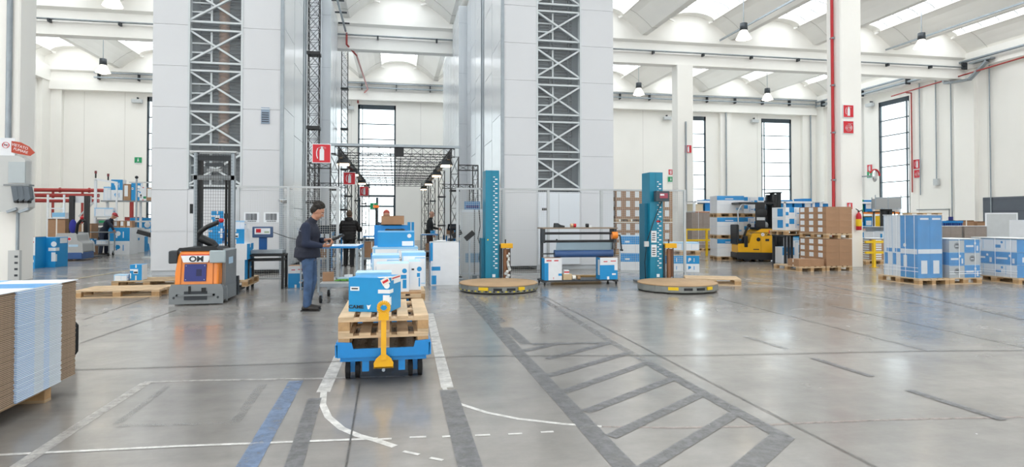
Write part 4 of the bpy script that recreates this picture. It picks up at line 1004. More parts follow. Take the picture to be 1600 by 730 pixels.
c = carton((.0, 9.28, .856), .64, .55, .235, 'white_plain', 'wide white carton with pale blue edges, below the blue one in the aisle')
text('CAME', .06, INK, c, (.12, -.28, .07), sx=1.2, bold=.001)
carton((.01, 9.3, 1.095), .52, .45, .225, 'bluetop', 'blue carton with a white disc topping the load in the aisle')
# blue tow tractor in front of the carts
r = E('tow_tractor', (-.06, 12.9, 0), 0, 'blue tow tractor with a black steering wheel ahead of the carts', 'tractor')
q = MB(); q.prism([(-.42, .14), (.42, .14), (.42, .75), (.36, .82), (-.36, .82), (-.42, .75)], 'y', .5, 1.6, BLUEST); q.bx(-.42, .42, 0, .5, .14, .35, BLUEST); q.build('body', r, bevel=.03)
q = MB(); q.bx(-.4, .34, 1.0, 1.15, .8, 1.36, BLUEST); q.build('dashboard', r, bevel=.02)
q = MB(); q.lathe([(.2, 0), (.22, .03), (.2, .06), (.18, .03), (.2, 0)], BLK, (0.05, .85, 1.22)); q.bar((.05, .85, .8), (.05, .85, 1.24), .05, BLK); q.bar((-.14, .85, 1.25), (.24, .85, 1.25), .03, BLK); q.build('steering_wheel', r)
q = MB(); q.bx(-.22, .22, .3, .6, .35, .45, BLK); q.bx(-.22, .22, .24, .32, .4, .8, BLK); q.build('seat', r, bevel=.02)
for s in (-1, 1):
    for y in (.3, 1.35): MB().cyl((.36 * s - .05, y, .15), (.36 * s + .05, y, .15), .15, RUB).build('wheel', r)
q = MB(); q.cyl((-.36, 1.05, 1.3), (-.36, 1.05, 1.78), .02, BLK); q.bx(-.42, -.3, 1.0, 1.1, 1.74, 1.8, M('lamp orange', '#f07a20', .4)); q.build('beacon_post', r)
carton((-.06, 14.15, .822), .4, .3, .55, 'kraft', 'brown carton standing upright on the tow tractor'); carton((-.06, 14.05, 1.375), .49, .4, .19, 'kraft', 'wide brown carton on top of the tow tractor')

carton((.36, 15.0, 0), .15, .3, 1.42, 'bluefront', 'tall narrow blue carton standing right of the tow tractor')
# big white carton box on the right of the aisle

q = MB(); q.bx(-.32, .32, -.3, .3, 0, .96, WHITE); q.bx(-.3, .3, -.28, .28, .96, .97, M('open flap grey', '#c6c9cc', .6))
q.bx(-.322, -.32, -.3, .3, .5, .93, BLUE); q.bx(-.32, -.27, -.303, -.3, .55, .96, BLUE); q.bx(-.3, -.1, -.303, -.3, .33, .42, BLUE); q.bx(-.3, -.19, -.303, -.3, .02, .22, BLUE); q.bx(-.29, -.29 + .006, -.304, -.3, .02, .5, LBLUE)
o = q.build('bulk_carton', None, (1.1, 14.35, 0), label='large tall white bulk carton with blue bars at the gantry foot', cat='box')
q = MB(); q.box((-.1, 0, .99), (.24, .2, .012), WHITE, rz=.3); q.box((-.05, .02, 1.0), (.2, .15, .01), LABEL, rz=-.2); q.build('paper_sheet', None, (1.1, 14.35, 0), label='loose white papers on top of the large white bulk carton', cat='paper')

# ---- wrapping machines
def wrapper(x, y, mx, my, H, label, rz=0, yellow=True, panel=False):
    r = E('stretch_wrapper', (x, y, 0), rz, label, 'wrapping machine', 'teal pallet wrapping machines')
    q = MB(); n = 16; w = .83
    def ring(rad, z, sc=.84): return [(rad * cos(2 * pi * (i + .5) / n) * 1.0, rad * sin(2 * pi * (i + .5) / n), z) for i in range(n)]
    a, b_, c_ = ring(w * .98, .02), ring(w, .04), ring(w, .15); q.add(a + b_ + c_, [(i, (i + 1) % n, n + (i + 1) % n, n + i) for i in range(n)] + [(n + i, n + (i + 1) % n, 2 * n + (i + 1) % n, 2 * n + i) for i in range(n)] + [tuple(range(2 * n, 3 * n))], M('turntable steel', '#8c8f8c', .4, .3, var=.12))
    q.build('turntable_base', r)
    q = MB(); q.lathe([(w * .98, .15), (w * 1.0, .16), (w * .97, .178), (0.01, .18)], M('plywood deck', '#ab8d6b', .7, var=.12, vs=3), n=48); q.build('turntable_deck', r)
    q = MB(); hz = M('hazard yellow', '#d8c63a', .5); 
    for i in range(n):
        t0, t1 = 2 * pi * (i + .5) / n, 2 * pi * (i + 1.5) / n
        for j in range(4):
            f0, f1 = j / 4, (j + .55) / 4; P0 = Vector((w * cos(t0), w * sin(t0), 0)); P1 = Vector((w * cos(t1), w * sin(t1), 0)); A = P0.lerp(P1, f0) * 1.004; B = P0.lerp(P1, f1) * 1.004
            if yellow: q.quad((A.x, A.y, .045), (B.x, B.y, .045), (B.x * 1.0, B.y, .07), (A.x, A.y, .07), hz if j % 2 == 0 else BLK)
    if yellow: q.build('warning_strip', r)
    q = MB()
    for t, ww in ((-2.1, .2), (-1.15, .14)):
        P0 = Vector((w * cos(t), w * sin(t), .11)); q.box(P0 * 1.0, (ww, .03, .06), YELB, rz=t + pi / 2); q.build('warning_plate', r); q = MB()
    for t in (-1.75, -1.42):
        q.box((w * .985 * cos(t), w * .985 * sin(t), .1), (.17, .03, .05), BLK, rz=t + pi / 2); q.build('fork_pocket', r); q = MB()
    lx, ly = mx - x, my - y
    cs, sn = cos(-rz), sin(-rz); lx, ly = lx * cs - ly * sn, lx * sn + ly * cs
    q = MB(); q.bx(lx - .16, lx + .16, ly - .22, ly + .25, .04, H, TEAL); q.bx(lx - .02, lx - .014, ly - .223, ly - .22, .2, H - .02, TEALD); q.build('mast', r, bevel=.01)
    q = MB(); q.bx(lx - .24, lx - .16, ly - .1, ly + .22, .05, H * .72 if panel else H * .4, TEALD); q.build('cable_housing', r)
    q = MB(); z = .35
    while z < H - .2:
        q.bx(lx + .06, lx + .12, ly - .226, ly - .22, z, z + .026, LABEL); q.bx(lx + .02, lx + .06, ly - .228, ly - .222, z + .055, z + .075, LABEL); z += .108
    q.build('scale_markings', r)
    q = MB(); q.bx(lx - .35, lx + .45, ly - .4, ly + .35, 0, .05, MGREY); q.bx(min(lx, 0) - .05, max(lx, 0) + .05, min(0, ly), max(0, ly) - .3, 0.0, .035, MGREY); q.build('base_plate', r)
    q = MB(); q.bx(lx + .19, lx + .47, ly - .3, ly - .12, .82, .93, YEL); q.build('carriage_head', r, bevel=.01)
    q = MB()
    for xx in (.22, .42): q.cyl((lx + xx, ly - .2, .1), (lx + xx, ly - .2, .82), .012, BLK)
    q.bx(lx + .16, lx + .2, ly - .25, ly - .15, .08, .9, DGREY); q.bx(lx + .16, lx + .46, ly - .26, ly - .12, .08, .1, DGREY); q.build('carriage_frame', r)
    q = MB(); q.cyl((lx + .31, ly - .2, .12), (lx + .31, ly - .2, .8), .055, M('film roll brown', '#8a5f42', .4)); q.cyl((lx + .38, ly - .22, .15), (lx + .38, ly - .22, .8), .03, M('roller brown', '#6d4a35', .4)); q.cyl((lx + .31, ly - .2, .8), (lx + .31, ly - .2, 1.02), .015, BLK); q.build('film_roll', r)
    if not panel:
        q = MB(); rnd = random.Random(3)
        for k in range(14): q.ell((lx + .35 + rnd.uniform(-.04, .04), ly - .3 + rnd.uniform(-.03, .03), .1 + .045 * k), (.05 - .002 * k, .04, .04), M('loose film', '#dcdcd8', .25), n=8, k=5)
        q.build('loose_film', r)
    q = MB(); q.bx(lx + .0, lx + .07, ly - .23, ly - .22, .15, .22, LABEL); q.bx(lx - .12, lx - .09, ly - .226, ly - .22, 1.0, 1.03, YELB); q.build('warning_label', r)
    if panel:
        q = MB(); q.box((lx + .08, ly - .33, 2.02), (.32, .14, .24), M('control box', '#3b4852', .4)); q.box((lx + .1, ly - .405, 2.03), (.2, .01, .12), M('panel rose', '#a8485a', .4)); q.box((lx + .06, ly - .412, 2.05), (.1, .01, .04), LABEL); q.bx(lx + .04, lx + .1, ly - .27, ly - .2, 1.98, 2.04, DGREY); q.build('control_panel', r, bevel=.01)
        q = MB(); q.bx(lx - .13, lx - .0, ly - .226, ly - .22, .95, 1.22, LABEL); q.bx(lx - .13, lx - .0, ly - .226, ly - .22, .62, .9, LABEL)
        for k in range(4): q.bx(lx - .11, lx - .03, ly - .23, ly - .226, .66 + .05 * k, .68 + .05 * k, INK); q.bx(lx - .11, lx - .03, ly - .23, ly - .226, 1.0 + .05 * k, 1.02 + .05 * k, INK)
        q.bx(lx + .0, lx + .1, ly - .226, ly - .22, 1.42, 1.46, RED); q.build('notice', r)
        q = MB(); q.tube([(lx + .1, ly - .28, 1.9), (lx - .1, ly - .26, 1.4), (lx - .26, ly - .26, .95), (lx - .28, ly - .2, .5), (lx - .22, ly - .1, .1)], .01, BLK, 6); q.bx(lx - .32, lx - .22, ly - .3, ly - .24, .86, .98, LGREY); q.build('control_cable', r)
    return r
wrapper(2.13, 12.85, 2.2, 14.35, 2.62, 'teal pallet wrapping machine with black and yellow striped turntable edge')
wrapper(5.84, 12.2, 5.95, 13.7, 2.58, 'teal pallet wrapping machine with a red control panel on its mast', yellow=False, panel=True)

# ---- film roll stand
r = E('film_roll_stand', (4.15, 13.85, 0), -.02, 'dark rolling stand with a big roll of blue film', 'roll stand')
W2 = .84
q = MB(); q.bx(-W2 - .04, W2 + .04, -.3, .3, 1.27, 1.3, M('stand top board', '#8d7d6c', .6)); q.build('top_board', r)
for s in (-1, 1):
    MB().bx(s * W2 - .03, s * W2 + .03, -.03, .03, .1, 1.27, DGREY).build('upright', r)
    MB().bx(s * W2 - .04, s * W2 + .04, -.33, .33, .06, .1, DGREY).build('foot_beam', r)
    for y in (-.3, .3): MB().cyl((s * W2 - .015, y, .032), (s * W2 + .015, y, .032), .032, RUB).build('caster', r)
q = MB(); q.bx(-W2, W2, -.3, .3, .08, .11, DGREY); q.build('lower_shelf', r)
for z, y in ((1.17, -.26), (.99, -.26)): MB().cyl((-W2, y, z), (W2 - .05, y, z), .028, BLK).build('roller', r)
q = MB(); q.bx(-W2 - .02, -W2 + .02, -.28, .05, .95, 1.27, DGREY); q.bx(W2 - .04, W2 + .02, -.28, .05, .95, 1.27, DGREY); q.build('roller_bracket', r)
q = MB(); q.cyl((W2 - .1, -.28, 1.12), (W2 + .03, -.28, 1.12), .085, ORANGE); q.tube([(W2 + .03, -.28, 1.12), (W2 + .1, -.28, 1.12), (W2 + .13, -.3, .8)], .016, BLK); q.cyl((W2 + .13, -.36, .78), (W2 + .13, -.24, .78), .022, BLK); q.build('crank', r)
q = MB(); q.cyl((-W2, -.1, .7), (W2, -.1, .7), .016, DGREY); q.cyl((-W2 + .27, -.1, .7), (W2 - .02, -.1, .7), .088, M('film roll blue', '#3b5d91', .35), n=28); q.build('film_roll', r)
q = MB(); q.quad((-W2 + .29, -.13, .74), (W2 - .06, -.13, .74), (W2 - .06, -.25, .98), (-W2 + .29, -.25, .98), CURT); q.build('hanging_film', r)
carton((3.5, 13.7, .112), .4, .3, .5, 'whiteblue', 'white carton with a blue corner on the left of the roll stand shelf')
carton((4.8, 13.66, .112), .42, .3, .5, 'split', 'blue carton with a white top band on the right of the roll stand shelf')
q = MB(); q.bx(-.1, .1, -.08, .08, 0, .13, M('small tan box', '#cdb590', .6)); q.bx(-.08, .04, -.07, .07, .13, .22, LABEL); q.bx(-.08, .04, -.072, -.07, .16, .19, INKR); q.build('small_box', None, (3.85, 13.68, .112), label='little tan and white boxes on the roll stand shelf', cat='box')
q = MB(); q.cyl((-.1, 0, .05), (-.02, 0, .05), .05, TAPE, n=18); q.cyl((.02, 0, .04), (.09, 0, .04), .04, M('brown tape roll', '#a58460', .4), n=18); q.build('tape_roll', None, (4.06, 13.62, .112), label='two tape rolls on the roll stand shelf', cat='tape')
q = MB(); q.prism([(-.13, 0), (.12, 0), (.12, .04), (.02, .06), (-.04, .1), (-.12, .1)], 'y', -.04, .04, BLK); q.cyl((-.07, -.045, .05), (-.07, .045, .05), .05, DGREY); q.build('tape_dispenser', None, (3.68, 13.7, 1.301), label='black tape dispenser on the top of the roll stand', cat='tape dispenser')
q = MB(); q.cyl((-.06, 0, .045), (0, 0, .045), .045, M('tan tape roll', '#c9a98a', .4)); q.cyl((.01, 0, .045), (.07, 0, .045), .045, RED); q.build('tape_roll', None, (4.02, 13.75, 1.301), label='tan and red tape rolls on the middle of the stand top', cat='tape')
q = MB(); q.cyl((-.03, 0, .045), (.03, 0, .045), .045, BLK); q.bx(.04, .1, -.03, .03, 0, .05, LABEL); q.build('tape_roll', None, (4.36, 13.75, 1.301), label='black tape roll and a white piece at the right of the stand top', cat='tape')
q = MB(); q.prism([(-.6, .02), (.62, .02), (.64, .12), (-.6, .14)], 'y', -.1, .1, M('ochre board', '#b9935a', .6)); q.build('timber_board', None, (4.3, 14.5, 0), label='ochre board lying on the floor behind the roll stand', cat='board')

# ------------------------------------------------------------------ right side loads
def lpos(px, py): return G(px, py)
# empty pallet and load behind the right wrapper
pallet((7.2, 13.25, 0), -.4, 'empty pallet on the floor just right of the right wrapping machine', 1.2, .8)
RZ = -.28
load((8.05, 16.6, 0), RZ, -.5, -.35, 0.0, 2, 1, 1, .48, .6, .46, 'duo', lambda i, j, k: 'white and blue carton on the floor behind the right fence, %s one' % ('left', 'right')[i], 'cartons behind the right fence')
pallet((8.05, 16.6, .463), RZ, 'pallet lying on the cartons behind the right fence', 1.0, .7, near=False)
load((8.05, 16.6, 0), RZ, -.5, -.35, .61, 2, 1, 1, .48, .6, .22, 'white_plain', lambda i, j, k: 'flat white carton on the raised pallet behind the right fence, %s one' % ('left', 'right')[i], 'cartons behind the right fence')
load((7.0, 17.4, 0), RZ, -.45, -.35, 0, 2, 1, 2, .42, .6, .5, 'striped', 'blue and white carton seen through the end of the fence', 'cartons seen through the fence', pos=True)
# brown wrapped stock seen through the fence (right of the tower)
for i in range(3):
    X0 = 8.3 + 1.35 * i
    for lv in range(2):
        pallet((X0, 25.0, lv * 1.36), 0, '%s pallet of the %s brown stock seen through the right fence' % (('lower', 'upper')[lv], ('left', 'middle', 'right')[i]), 1.2, .8, near=False, group='pallets of brown stock behind the fence')
        load((X0, 25.0, 0), 0, -.6, -.4, .146 + lv * 1.36, 3, 1, 3, .395, .7, .39, 'brownlabel', 'brown carton, %s pallet, %s brown stock behind fence' % (('lower', 'upper')[lv], ('left', 'middle', 'right')[i]), 'brown stock behind the right fence', pos=True)
# three level stack left of the reach truck
bx_, by_ = G(1136, 406).x, G(1136, 406).y
for lv in range(3):
    z = lv * .78
    pallet((bx_, by_, z), RZ * .6, 'pallet in the three high stack left of the yellow truck, %s' % ('bottom', 'middle', 'top')[lv], 1.0, .8, near=False, group='pallets of the three high stack')
    load((bx_, by_, 0), RZ * .6, -.5, -.4, z + .146, 1, 1, 1, .98, .75, .3, 'stripedlow', 'lower white layer of the %s pallet left of the yellow truck' % ('bottom', 'middle', 'top')[lv], 'three high blue and white stack')
    load((bx_, by_, 0), RZ * .6, -.5, -.4, z + .45, 1, 1, 1, .98, .75, .32, 'striped', 'upper blue banded layer of the %s pallet left of the yellow truck' % ('bottom', 'middle', 'top')[lv], 'three high blue and white stack')
q2 = (bx_ + 1.25, by_ + .5)
for lv in range(3):
    z = lv * .78
    pallet((*q2, z), RZ * .6, 'pallet in the stack behind the yellow truck, %s' % ('bottom', 'middle', 'top')[lv], 1.2, .8, near=False, group='pallets behind the yellow truck')
    load((*q2, 0), RZ * .6, -.6, -.4, z + .146, 2, 1, 2, .59, .75, .3, 'mix', 'blue and white carton behind the yellow truck, %s pallet' % ('bottom', 'middle', 'top')[lv], 'cartons behind the yellow truck, %s pallet' % ('bottom', 'middle', 'top')[lv], pos=True)
# pale wrapped stock behind
for i, (px, w_, h_) in enumerate(((1092, 1.1, 1.7), (1126, .9, 1.45))):
    c = W(px, 380, 27.0); pallet((c.x, 27.0, 0), 0, 'pallet under the pale wrapped stock near the yellow rail, %s' % ('left', 'right')[i], 1.2, .8, near=False)
    load((c.x, 27.0, 0), 0, -w_ / 2, -.4, .146, 2, 1, 3, w_ / 2, .7, h_ / 3 - .02, 'brownplain', 'pale brown carton near the yellow rail, %s stack' % ('left', 'right')[i], 'pale brown stock', pos=True)
    wrap((c.x, 27.0), 0, w_ + .05, .8, .15, .15 + h_, 'cloudy film over the pale brown stock, %s stack' % ('left', 'right')[i], n=2)
for i, px in enumerate((1105, 1120, 1134)):
    c = G(px, 412); carton((c.x - .3, c.y + 2.2, 0), .5, .5, .62, 'brownplain', 'low brown carton before the pale stock, %s' % ('left', 'middle', 'right')[i], group='low brown cartons')

# ---- yellow reach truck
p = G(1183, 408); r = E('reach_truck', (p.x, p.y, 0), -.2, 'yellow reach truck with black mast facing the brown carton stack', 'forklift')
L = [(-.8, .28), (.42, .28), (.42, 1.12), (-.02, 1.12), (-.32, .95), (-.42, .62), (-.8, .6)]
q = MB(); q.prism(L, 'y', -.45, .45, YEL); q.build('body', r, bevel=.03)
q = MB(); q.bx(-.42, .42, -.452, -.45, 1.0, 1.02, INK); q.bx(-.04, -.03, -.453, -.45, .28, 1.0, M('yellow joint', '#a87b10', .5)); q.disc((-.12, -.455, .78), .07, BLK); q.disc((.03, -.455, .95), .06, WHITE, n=16); q.bx(.0, .06, -.457, -.45, .945, .96, SR); q.bx(.12, .25, -.455, -.45, .72, .8, INK); q.bx(-.3, -.1, -.455, -.45, .42, .45, INK); q.bx(.24, .36, -.456, -.45, .99, 1.1, SR); q.build('side_decals', r)
text('OM', .1, INK, r, (.2, -.456, .94), sx=1.2, bold=.003)
q = MB(); q.prism([(-.84, .12), (1.0, .06), (1.3, .08), (1.32, .2), (.42, .3), (-.84, .32)], 'y', -.47, .47, M('worn black base', '#26262a', .5, var=.2)); q.build('chassis', r, bevel=.02)
for x, rr in ((-.5, .14), (1.15, .1), (.0, .07)):
    for y in (-.36, .36): MB().cyl((x, y - .06, rr), (x, y + .06, rr), rr, RUB).build('wheel', r)
q = MB(); q.bx(-.84, -.76, -.4, .4, .6, 1.3, BLK); q.bx(-.76, -.45, -.3, .3, .6, .72, BLK); q.bx(-.62, -.48, -.46, -.3, .5, .9, BLK); q.build('seat', r, bevel=.03)
q = MB(); q.tube([(-.6, -.2, .7), (-.45, -.2, 1.1), (-.36, -.2, 1.25)], .04, BLK); q.ell((-.35, -.2, 1.26), .07, BLK); q.bx(-.1, .35, -.4, .4, 1.12, 1.2, BLK); q.build('controls', r)
q = MB()
for y in (-.42, .42):
    q.tube([(-.8, y, 1.3), (-.82, y, 1.75), (-.7, y, 1.98), (-.5, y, 2.04)], .025, M('silver tube', '#b9bfc3', .3, .5)); 
q.bx(-.8, .45, -.46, .46, 2.02, 2.08, BLK); q.bx(-.2, .12, -.46, -.38, 1.2, 2.02, BLK); q.ell((.0, -.42, 1.7), (.2, .06, .22), BLK); q.bx(-.18, .1, -.465, -.46, 1.45, 1.55, LGREY); q.build('overhead_guard', r)
q = MB(); q.ell((.12, 0, 1.3), (.1, .1, .12), YELB); q.bx(-.05, .02, -.1, .1, 1.2, 1.32, NAVY); q.ell((.28, 0, 1.27), (.12, .12, .13), LGREY); q.build('cab_shape', r)  # generic shapes added for an unidentified yellow form in the cab
for y in (-.28, .28):
    MB().bx(.45, .58, y - .08, y + .08, .2, 2.36, BLK).build('mast_channel', r); MB().bx(.6, .72, y - .06, y + .06, .2, 2.4, M('mast inner', '#2a2d30', .4, .4)).build('inner_mast', r)
q = MB(); q.bx(.42, .75, -.36, .36, 2.4, 2.44, BLK); q.bx(.45, .7, -.3, .3, 2.0, 2.08, BLK); q.bx(.3, .45, -.1, .1, 2.05, 2.15, BLK); q.build('mast_crossbar', r)
q = MB(); q.cyl((.64, 0, .3), (.64, 0, 2.2), .035, GALV); q.bx(.55, .7, -.02, .02, .5, 2.3, BLK); q.build('lift_cylinder', r)
q = MB(); q.bx(.74, .9, -.3, .3, .3, .9, BLK); q.bx(.9, 1.0, -.35, .35, 1.15, 1.3, DGREY); q.bar((.8, 0, .6), (.98, 0, 1.3), .05, DGREY); q.build('fork_carriage', r)
for y in (-.2, .2): MB().bx(1.0, 2.0, y - .05, y + .05, 1.13, 1.17, DGREY).build('fork', r)

# ---- brown carton stacks in front of the white column
RB = -pi / 2
c0 = G(1292, 424)
for lv in range(2):
    z = lv * .93; A = (c0.x + .42, c0.y + .61)
    pallet((*A, z), RB, '%s pallet of the tall brown carton stack by the white column' % ('bottom', 'raised')[lv], 1.2, .84)
    load(A, RB, -.6, -.42, z + .146, 3, 2, 4, .396, .415, .19, 'brownlabel', '%s stack by the column' % ('brown carton on the bottom pallet,', 'brown carton on the raised pallet,')[lv], 'brown cartons of the stack by the column, %s pallet' % ('bottom', 'raised')[lv], pos=True)
B = (c0.x - .5, c0.y + .55)
pallet((*B, 0), RB, 'pallet with a low brown carton left of the big brown stack', 1.2, .84)
load(B, RB, .05, -.4, .146, 1, 2, 1, .5, .4, .2, 'brown', lambda i, j, k: 'low brown carton on the floor pallet left of the big stack, %s one' % ('left', 'right')[j], 'low brown cartons beside the big stack')
C4 = (B[0] + .12, B[1] + .3)
Cc = W(1239, 350, c0.y + 1.75); Cc = (Cc.x, Cc.y)
pallet((*Cc, 1.0), 0, 'raised pallet of white and blue cartons next to the brown stack', 1.1, .8)
load(Cc, 0, -.5, -.36, 1.148, 2, 1, 2, .49, .7, .35, 'mix', 'white carton with blue print on the raised pallet', 'white and blue cartons on the raised pallet', pos=True)
r = E('steel_stand', (Cc[0], Cc[1], 0), 0, 'grey steel stand holding up the raised pallet beside the truck', 'stand')
for x in (-.48, .05, .16, .48):
    for y in (-.3, .3): MB().bx(x - .03, x + .03, y - .03, y + .03, 0, .96, DGREY).build('leg', r)
MB().bx(-.53, .53, -.33, .33, .96, .998, DGREY).build('top_frame', r)
for px_, yy, w_, h_, st, lb in ((1226, 1.5, .45, .55, 'striped', 'blue and white carton on the floor behind the grey stand'), (1236, 1.55, .3, .85, 'white_plain', 'white carton on the floor behind the grey stand'), (1252, 2.2, .4, .5, 'blue', 'blue carton on the floor far behind the grey stand')):
    g = W(px_, 380, Cc[1] + yy); carton((g.x, g.y, 0), w_, .4, h_, st, lb)

# ---- column kit: extinguisher, barrier, mirror
def extinguisher(loc, label):
    r = E('fire_extinguisher', loc, 0, label, 'fire extinguisher')
    q = MB(); q.lathe([(0.001, 0), (.075, 0), (.08, .03), (.08, .42), (.06, .5), (.025, .53), (.025, .56), (0.001, .56)], RED); q.build('cylinder', r)
    q = MB(); q.lathe([(.0812, .12), (.0818, .13), (.0818, .33), (.0812, .34)], YELB); q.build('label_band', r)
    q = MB(); q.bx(-.02, .02, -.02, .02, .56, .6, BLK); q.bar((0, 0, .6), (-.1, 0, .66), .02, BLK); q.tube([(.02, 0, .58), (.1, -.02, .62), (.12, -.04, .5), (.11, -.04, .25)], .012, BLK); q.build('valve', r)
extinguisher((14.15, 16.89, 1.15), 'red extinguisher with a yellow band hanging on the big white column')
r = E('barrier_rail', (14.55, 16.75, 0), 0, 'yellow floor barrier to the right of the big white column', 'barrier')
for x in (0.0, .62): MB().bx(x - .04, x + .04, -.04, .04, 0, .85, YELB).bx(x - .09, x + .09, -.09, .09, 0, .012, YELB).build('post', r)
for z in (.75, .42): MB().bx(-.3, .66, -.03, .03, z, z + .07, YELB).build('rail', r)
p = W(1150, 395, 24); r = E('barrier_rail', (G(1094, 400).x, 23.2, 0), 0, 'far yellow barrier rail left of the three high stack', 'barrier')
for x in (-.6, .3, 1.2): MB().bx(x - .04, x + .04, -.04, .04, 0, 1.1, YELB).build('post', r)
for z in (1.03, .6): MB().bx(-.64, 1.24, -.03, .03, z, z + .07, YELB).build('rail', r)
p = W(1336, 275, 16.8); r = E('safety_mirror', (14.5, 16.7, p.z), 0, 'round convex safety mirror with a red hood on the white column', 'mirror')
q = MB(); q.ell((0.02, -.05, 0), (.15, .06, .19), CHROME, R=Matrix.Rotation(.5, 3, 'Z')); q.build('mirror_dome', r)
q = MB(); 
for i in range(9):
    t0, t1 = .0 + i * .3, .3 + i * .3; q.bar((.17 * cos(t0) + .02, -.05, .2 * sin(t0)), (.17 * cos(t1) + .02, -.05, .2 * sin(t1)), .05, RED, .03)
q.build('hood', r); MB().bar((0, 0, 0), (-.12, .32, 0), .04, GALV).build('bracket', r)
# ---- the tall wrapped load and its neighbours, front right
RA = -pi / 2
c0 = G(1436, 446)
STY['tallwhite'] = (WHITE, [('f', .35, .4, 1, .46, BLUE2), ('f', .1, .19, .5, .38, BLUE2), ('f', .02, 0, .04, 1, LBLUE)], WHITE)
STY['tallblue'] = (BLUE2, [('f', 0, .38, 1, .46, WHITE), ('f', .35, .17, .75, .36, WHITE), ('f', 0, 0, 1, .08, BLUE), ('f', 'o', .5, .52, .03, WHITE)], WHITE)
STY['tallblue2'] = (BLUE2, [('f', 0, .38, .9, .46, WHITE), ('f', 0, 0, 1, .06, BLUE), ('r', 0, .39, 1, .46, WHITE), ('r', .25, .07, .75, .28, WHITE), ('r', .2, .93, .9, .96, WHITE)], WHITE)
H1 = 1.43; Ax, Ay = c0.x + .4, c0.y + .6
pallet((Ax, Ay, 0), RA, 'pallet below the tall wrapped blue and white load', 1.2, .8)
for i in range(4):
    for j in range(2):
        lx_, ly_ = -.5 + .25 * (i + .5), -.32 + .32 * (j + .5)
        carton((Ax + ly_, Ay - lx_, .146), .247, .317, H1, ('tallwhite', 'tallwhite', 'tallblue', 'tallblue2')[i], 'tall upright carton in the wrapped load at right, %s, %s' % (('white farthest', 'white second', 'blue third', 'blue nearest')[i], ('aisle side', 'wall side')[j]), RA, 'tall upright cartons of the wrapped load')
wrap((Ax, Ay), RA, 1.02, .66, .146, .146 + H1 + .01, 'clear film and straps around the tall blue and white load', n=4)
Bx, By = c0.x + .82 + .45, c0.y + .42
pallet((Bx, By, 0), 0, 'pallet below the short stack beside the tall wrapped load', .88, .8)
load((Bx, By), 0, -.42, -.38, .146, 2, 1, 3, .41, .7, .29, lambda i, j, k: 'speaker' if (i + k) % 2 == 0 else 'wrapblue', lambda i, j, k: '%s carton in the short stack by the tall load' % ('grey ended' if (i + k) % 2 == 0 else 'blue'), 'cartons of the short stack', pos=True)
wrap((Bx, By), 0, .86, .78, .146, 1.03, 'clear film around the short stack beside the tall load', n=2)
c0 = G(1592, 445); Dx, Dy = c0.x + .4, c0.y + .6
pallet((Dx, Dy, 0), RA, 'pallet of the low wrapped load at the right edge', 1.2, .8)
load((Dx, Dy), RA, -.56, -.38, .146, 2, 1, 3, .55, .74, .29, lambda i, j, k: ('wrapwhite', 'wrapblue', 'wrapwhite')[k], 'carton of the low wrapped load at the right edge', 'cartons of the right edge load', pos=True)
wrap((Dx, Dy), RA, 1.14, .8, .146, 1.04, 'clear film around the low load at the right edge', n=3)
# white wrapped bale behind at the right edge
c = W(1593, 400, 13.2); pallet((c.x + .5, 13.2, 0), 0, 'pallet under the white wrapped bale at the right edge', 1.0, .8, near=False)
load((c.x + .5, 13.2), 0, -.45, -.4, .146, 1, 1, 2, .9, .7, .66, 'white_plain', lambda i, j, k: '%s white wrapped carton in the tall bale at the right edge' % ('lower', 'upper')[k], 'white bale at the right edge')
# white sheet panel leaning
c = W(1565, 375, 21.5); q = MB(); q.bx(-.55, .55, -.02, .02, 0, 1.75, WHITE); q.bx(-.5, .5, -.025, -.02, .1, 1.7, LGREY); q.build('white_panel', None, (c.x, 21.5, 0), -.6, label='white framed panel standing before the grey gate', cat='panel')
# rows of pale brown wrapped stock at the back right
for i in range(5):
    g = G(1482, 398.5); X, Y = g.x + 1.22 * i, g.y + .3
    pallet((X, Y, 0), 0, '%s pallet from the left under the pale brown wrapped row' % ORD[i], 1.1, .9, near=False, group='pallets of the pale brown row')
    load((X, Y), 0, -.55, -.42, .146, 2, 1, 3, .545, .8, .34, 'brownplain', 'pale brown carton, %s load of the back right row' % ORD[i], 'pale brown row at the back right', pos=True)
    wrap((X, Y), 0, 1.14, .86, .146, 1.19, 'cloudy film on the pale brown row, load %s from the left' % ('first', 'second', 'third', 'fourth', 'fifth')[i], n=0)
# brown cartons and blue crate on top of / behind the row
for i, (dx, w_, st) in enumerate(((0, .9, 'brown'), (.9, .5, 'kraft'), (1.6, .6, 'brown'), (2.5, .5, 'brownlabel'))):
    g = G(1502, 388.5); carton((g.x + dx, g.y, 0), w_, .6, 1.42 - .05 * i, st, 'tall brown carton behind the pale row, %s from the left' % ('first', 'second', 'third', 'fourth')[i], 0, 'brown cartons behind the pale row')
g = G(1478, 390); r = E('crate', (g.x, g.y, 0), 0, 'large dark blue plastic crate behind the short stack', 'crate')
q = MB(); 
for k in range(2): q.bx(-.55, .55, -.4, .4, .05 + .7 * k, .68 + .7 * k, M('crate blue', '#1c5fa6', .4)); q.bx(-.57, .57, -.42, .42, .6 + .7 * k, .7 + .7 * k, BLUEST)
q.build('crate_body', r)
q = MB(); 
for k in range(9): q.bx(-.5 + .12 * k, -.46 + .12 * k, -.425, -.4, .1, 1.3, NAVY)
q.build('crate_ribs', r)
q = MB(); q.bx(-.15, .15, -.1, .1, 0, .02, BLK); q.bx(-.12, .12, -.02, .02, .02, .2, NAVY); q.build('monitor', None, (g.x + .3, g.y, 1.401), 0, label='small dark monitor on the blue crate', cat='monitor')
